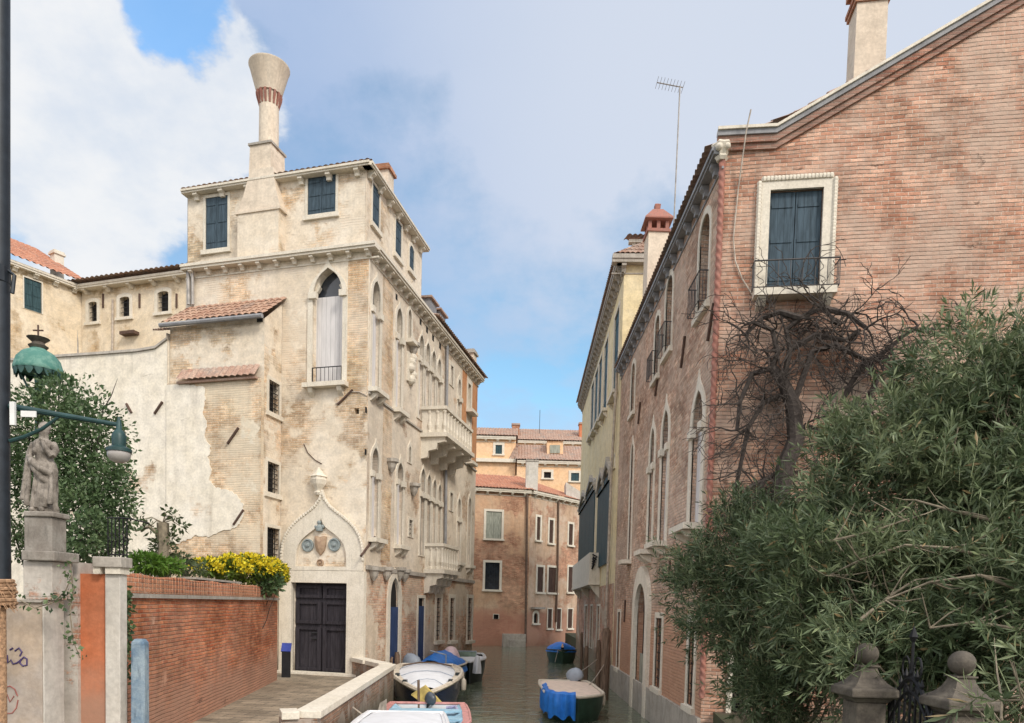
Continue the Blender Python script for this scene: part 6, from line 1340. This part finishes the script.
# B: pale blue open boat
tB, SB, gB = boat('open boat with pale blue deck and red and white rim, motor at its far end', (-2.15,18.6,0), (-1.75,13.6,0), 2.1, .70, .78, 'whitegrp', 'redrim', .035, .55, (.02,.9), 'lightblue', -.12, .84, .92)
mb = MB(); 
for u in (.22,.5): MB().loft([[SB(u,k,gB(u)-.03) for k in (-.84,.84)]+[SB(u+.06,k,gB(u)-.03) for k in (.84,-.84)],[SB(u,k,gB(u)+.01) for k in (-.84,.84)]+[SB(u+.06,k,gB(u)+.01) for k in (.84,-.84)]]).build('thwart', M['lightblue'], tB)
pm = SB(-.02,.05,gB(0)); mo = outboard(tB, (pm.x-.02,pm.y-.1,pm.z+.02), .9, .62, .5, 'blackcowl')
yb = thing('mustard_board', 'mustard coloured board propped behind the motor of the pale blue boat', 'board', (pm.x+.2,pm.y-.0,pm.z))
q0,q1,q2,q3 = at(411,695,18.95),at(425,686,19.0),at(443,705,18.95),at(430,709,18.9)
MB().loft([[q0,q1,q2,q3],[q+Vector((.01,.05,.03)) for q in (q0,q1,q2,q3)]]).build('board', M['yellowtarp'], yb)
mb = MB(); p0,p1 = at(419,702,18.6),at(418.5,680,18.6); mb.tube([(p0.x,p0.y,.5),p1], .035, 7); stk = mb.build('wooden_stake', M['wood'], None); tag(stk, 'short dark wooden stake standing by the mustard board', 'stake')
mb = MB(); mb.tube([SB(.1,.5,gB(.1)-.05),SB(.12,.7,gB(.1)),SB(.2,.75,gB(.1)-.05)], .05, 6); r = mb.build('rope_coil', M['lilac'], None); tag(r, 'dark coiled mooring rope on the pale blue deck', 'rope')
# C: near boat, white cover
tC, SC_, gC = boat('white covered boat nearest the bottom edge beside the parapet', (-2.12,14.6,0), (-1.75,9.4,0), 1.75, 1.05, .95, 'whitegrp', 'whitegrp', .05, .5, (.02,.95), 'cover', .13, .9, .86)
# plank
q0,q1 = at(376,722,16.2),at(385,699,17.2); pl = MB().loft([[q0+Vector((-.02,0,0)),q0+Vector((.22,0,.05)),q1+Vector((.03,0,0)),q1+Vector((-.12,0,-.1))],[q0+Vector((-.02,.06,0)),q0+Vector((.22,.06,.05)),q1+Vector((.03,.06,0)),q1+Vector((-.12,.06,-.1))]]).build('grey_plank', M['stone_d'], None); tag(pl, 'pale grey plank leaning between the parapet and the pale blue boat', 'plank')
# D: boat under a blue tarpaulin
tD, SD, gD = boat('boat under a peaked bright blue tarpaulin moored just beyond the white covered navy boat', (-2.95,25.9,0), (-2.2,30.0,0), 1.5, .95, 1.0, 'blackhull', 'creamrim', .04, .5)
rows = []; m = 12
for i in range(m+1):
    u = .02+.75*i/m; z = gD(u); pk = .55*math.sin(math.pi*min(1,(i+1.5)/(m+2)))**.6
    rows.append([SD(u,k/6*1.08,z+pk*(1-abs(k/6)**1.4)-(.3 if abs(k) == 6 else 0)+random.uniform(-.02,.02)) for k in range(-6,7)])
MB().add([p for l in rows for p in l], [(i*13+k,i*13+k+1,i*13+k+14,i*13+k+13) for i in range(m) for k in range(12)]).build('tarpaulin', M['tarp'], tD, smooth=True)
mb = MB(); mb.tube([SD(.02,-.9,gD(0)+.02),SD(.02,-.9,gD(0)+.5),SD(.02,0,gD(0)+.62)], .03, 6); mb.build('hoop', M['motor'], tD)
gt_ = at(409,664,25.4); mo = outboard(tD, (gt_.x,25.5,gt_.z-.2), 1.2, 1.25, .3)
# pink bundle
pc_ = at(450.5,668,28.2); tP = blob_cloth('pink_tarpaulin', M['pink'], None, (pc_.x,28.2,pc_.z-.2), .40, .5, at(450,646,28.2).z-pc_.z+.2, folds=.14, k=6); tag(tP, 'pale pink tarpaulin bundled over the bow beyond the blue tarpaulin boat', 'tarpaulin')
p = at(447,672,26.2); tL = blob_cloth('lilac_cloth', M['lilac'], None, (p.x,26.2,p.z-.25), .24, .3, .55, folds=.2, k=5); tag(tL, 'crumpled lilac cloth heaped beside the pink tarpaulin', 'cloth')
# E: far boat with white deck
tE, SE, gE = boat('dark hulled boat with a white foredeck and glassy green windscreen near the palace far corner', (-2.05,34.2,0), (-1.72,29.6,0), 1.45, .95, .92, 'blackhull', 'whitegrp', .05, .5, (.35,.95), 'cover', .05, .88, .9)
M['screen'] = glass_mat('green_windscreen', (.16,.22,.18), .15)
p0,p1 = at(457,662,31.5),at(476,662,31.5); zt = at(466,651.5,31.5).z
ws = MB().loft([[(p0.x,31.5,.95),(p1.x,31.5,.95),(p1.x,31.75,zt),(p0.x,31.75,zt)],[(p0.x,31.54,.95),(p1.x,31.54,.95),(p1.x,31.79,zt),(p0.x,31.79,zt)]]).build('windscreen', M['screen'], tE)
mb = MB(); mb.tube([(p0.x,31.49,.95),(p0.x,31.74,zt),(p1.x,31.74,zt),(p1.x,31.49,.95)], .025, 5); mb.build('windscreen_frame', M['motor'], ws)
p = at(477,672,29.4); tW = blob_cloth('white_cloth', M['cover'], None, (p.x,29.35,p.z-.05), .16, .2, at(478,654,29.4).z-p.z, folds=.2, k=4); tag(tW, 'white and blue cloth hung on the outer corner of the dark hulled boat', 'cloth')
# F: green hull boat on the right
tF, SF, gF = boat('dark green boat with a faded pinkish deck cover and a blue tarpaulin over its corner', (1.75,24.3,0), (1.92,20.2,0), 1.75, .78, .74, 'greenhull', 'creamrim', .045, .75, (.02,.97), 'pinkcover', .05, .93, .9)
pm = at(577,682,24.6); outboard(tF, (pm.x-.02,24.3,gF(0)-.02), 1.0, 1.05, -.6)
rows = []
prof = [(.10,.10),(.05,.07),(-.02,.04),(-.07,-.12),(-.08,-.35),(-.06,-.62)]
P0,P1 = SF(.22,1,0),SF(.97,.9,0)
PA = [Vector((1.02,22.6)),Vector((1.00,21.6)),Vector((1.05,20.7)),Vector((1.22,20.15)),Vector((1.55,20.02)),Vector((1.82,20.02))]
ctr = Vector((1.85,21.8)); rows = []
for i in range(31):
    t = i/30*(len(PA)-1); k = min(int(t),len(PA)-2); q = PA[k].lerp(PA[k+1],t-k); dirv = (q-ctr).normalized()
    fold = .05*math.sin(i*1.35); rows.append([(q.x+dirv.x*(o*-1+fold*(.2+j*.18)), q.y+dirv.y*(o*-1+fold*(.2+j*.18)), .80+dz*(1+.12*math.sin(i*.9))) for j,(o,dz) in enumerate(prof)])
MB().add([p for l in rows for p in l], [(i*6+k,i*6+k+1,i*6+k+7,i*6+k+6) for i in range(30) for k in range(5)]).build('tarpaulin', M['tarp'], tF, smooth=True)
# G: far boat, blue tarpaulin
pg = onz(562,664,0); tG, SG, gG = boat('small far boat under a blue tarpaulin out in the canal by the ochre house', (pg.x+.1,pg.y+3.6,0), (pg.x,pg.y,0), 1.75, .72, .80, 'greenhull', 'blackhull', .04, .6)
rows = []
for i in range(m+1):
    u = .05+.93*i/m; z = gG(u)+.02; rows.append([SG(u,k/6*1.05,z+.36*(1-abs(k/6)**1.8)-(.15 if abs(k) == 6 else 0)+random.uniform(-.015,.015)) for k in range(-6,7)])
MB().add([p for l in rows for p in l], [(i*13+k,i*13+k+1,i*13+k+14,i*13+k+13) for i in range(m) for k in range(12)]).build('tarpaulin', M['tarp'], tG, smooth=True)
mb = MB(); p = SG(.98,1,.7); mb.tube([p, p+Vector((-.35,-.1,.1)), p+Vector((-.5,-.1,-.6))], .02, 5); mb.build('mooring_line', M['cable'], tG)
# mooring poles
def pole(label, x, ytop, ybase, r, proto=None):
    b = onz(x, ybase, 0); zt = at(x, ytop, b.y).z
    mb = MB(); mb.tube([(b.x,b.y,-1.2),(b.x+.02,b.y,zt*.5),(b.x+random.uniform(-.05,.05),b.y,zt-.12),(b.x,b.y,zt)], [r,r,r*.95,r*.6], 10)
    o = mb.build('mooring_pole', M['wood'], None, smooth=True); tag(o, label, 'mooring pole', 'mooring poles along the right bank')
pole('tall reddish brown mooring pole nearest the green boat, beside the brick house', 603.5, 628, 700, .16)
pole('slimmer mooring pole just behind the tall reddish one', 597, 640, 688, .11)
pole('weathered mooring pole standing beyond the motor of the green boat', 585, 646, 681, .10)
pole('pale thin mooring pole farthest along, beside the far blue tarpaulin boat', 580.5, 632, 673, .07)
pole('thick reddish mooring pole at the palace water door behind the navy boat', 396, 652, 697, .10)
pole('thin reddish mooring pole left of the palace water door', 391.5, 657, 700, .06)
# fenders and mooring lines
def fender(parent, p):
    MB().lathe((p.x,p.y,p.z-.5), [(.02,0),(.08,.05),(.09,.2),(.08,.36),(.02,.42)], 10).build('fender', M['creamrim'], parent, smooth=True)
    MB().tube([(p.x,p.y,p.z-.09),(p.x,p.y,p.z+.04)], .012, 5).build('fender_line', M['cable'], parent)
for u,k in ((.18,1.1),(.5,1.09),(.4,-1.09)): fender(tA, SA(u,k,gA(u)))
for u,k in ((.25,1.1),(.6,1.1)): fender(tF, SF(u,k,gF(u)))
for u in (.2,.55): fender(tB, SB(u,-1.1,gB(u)))
def line(parent, a, b, sag=.25):
    a, b = Vector(a), Vector(b); mb = MB(); mb.tube([a.lerp(b,i/8)-Vector((0,0,sag*math.sin(math.pi*i/8))) for i in range(9)], .014, 5); mb.build('mooring_line', M['cable'], parent)
line(tA, SA(.0,-.8,gA(0)), (pA.x+.6, 21.9, 1.2)); line(tF, SF(.95,-.8,gF(.95)), onz(603.5,700,0)+Vector((0,0,1.3))); line(tF, SF(0,-.8,gF(0)), onz(597,688,0)+Vector((0,0,1.2))); line(tB, SB(.9,.7,gB(.9)), (pC.x+.12, 14.2, 1.2))
for u in (.25,.55,.8):
    mb = MB(); mb.tube([SA(u,-.8,gA(u)+.02), SA(u,-.4,gA(u)+.155), SA(u,0,gA(u)+.185), SA(u,.4,gA(u)+.155), SA(u,.8,gA(u)+.02)], .012, 5); mb.build('cover_strap', M['motor'], tA)
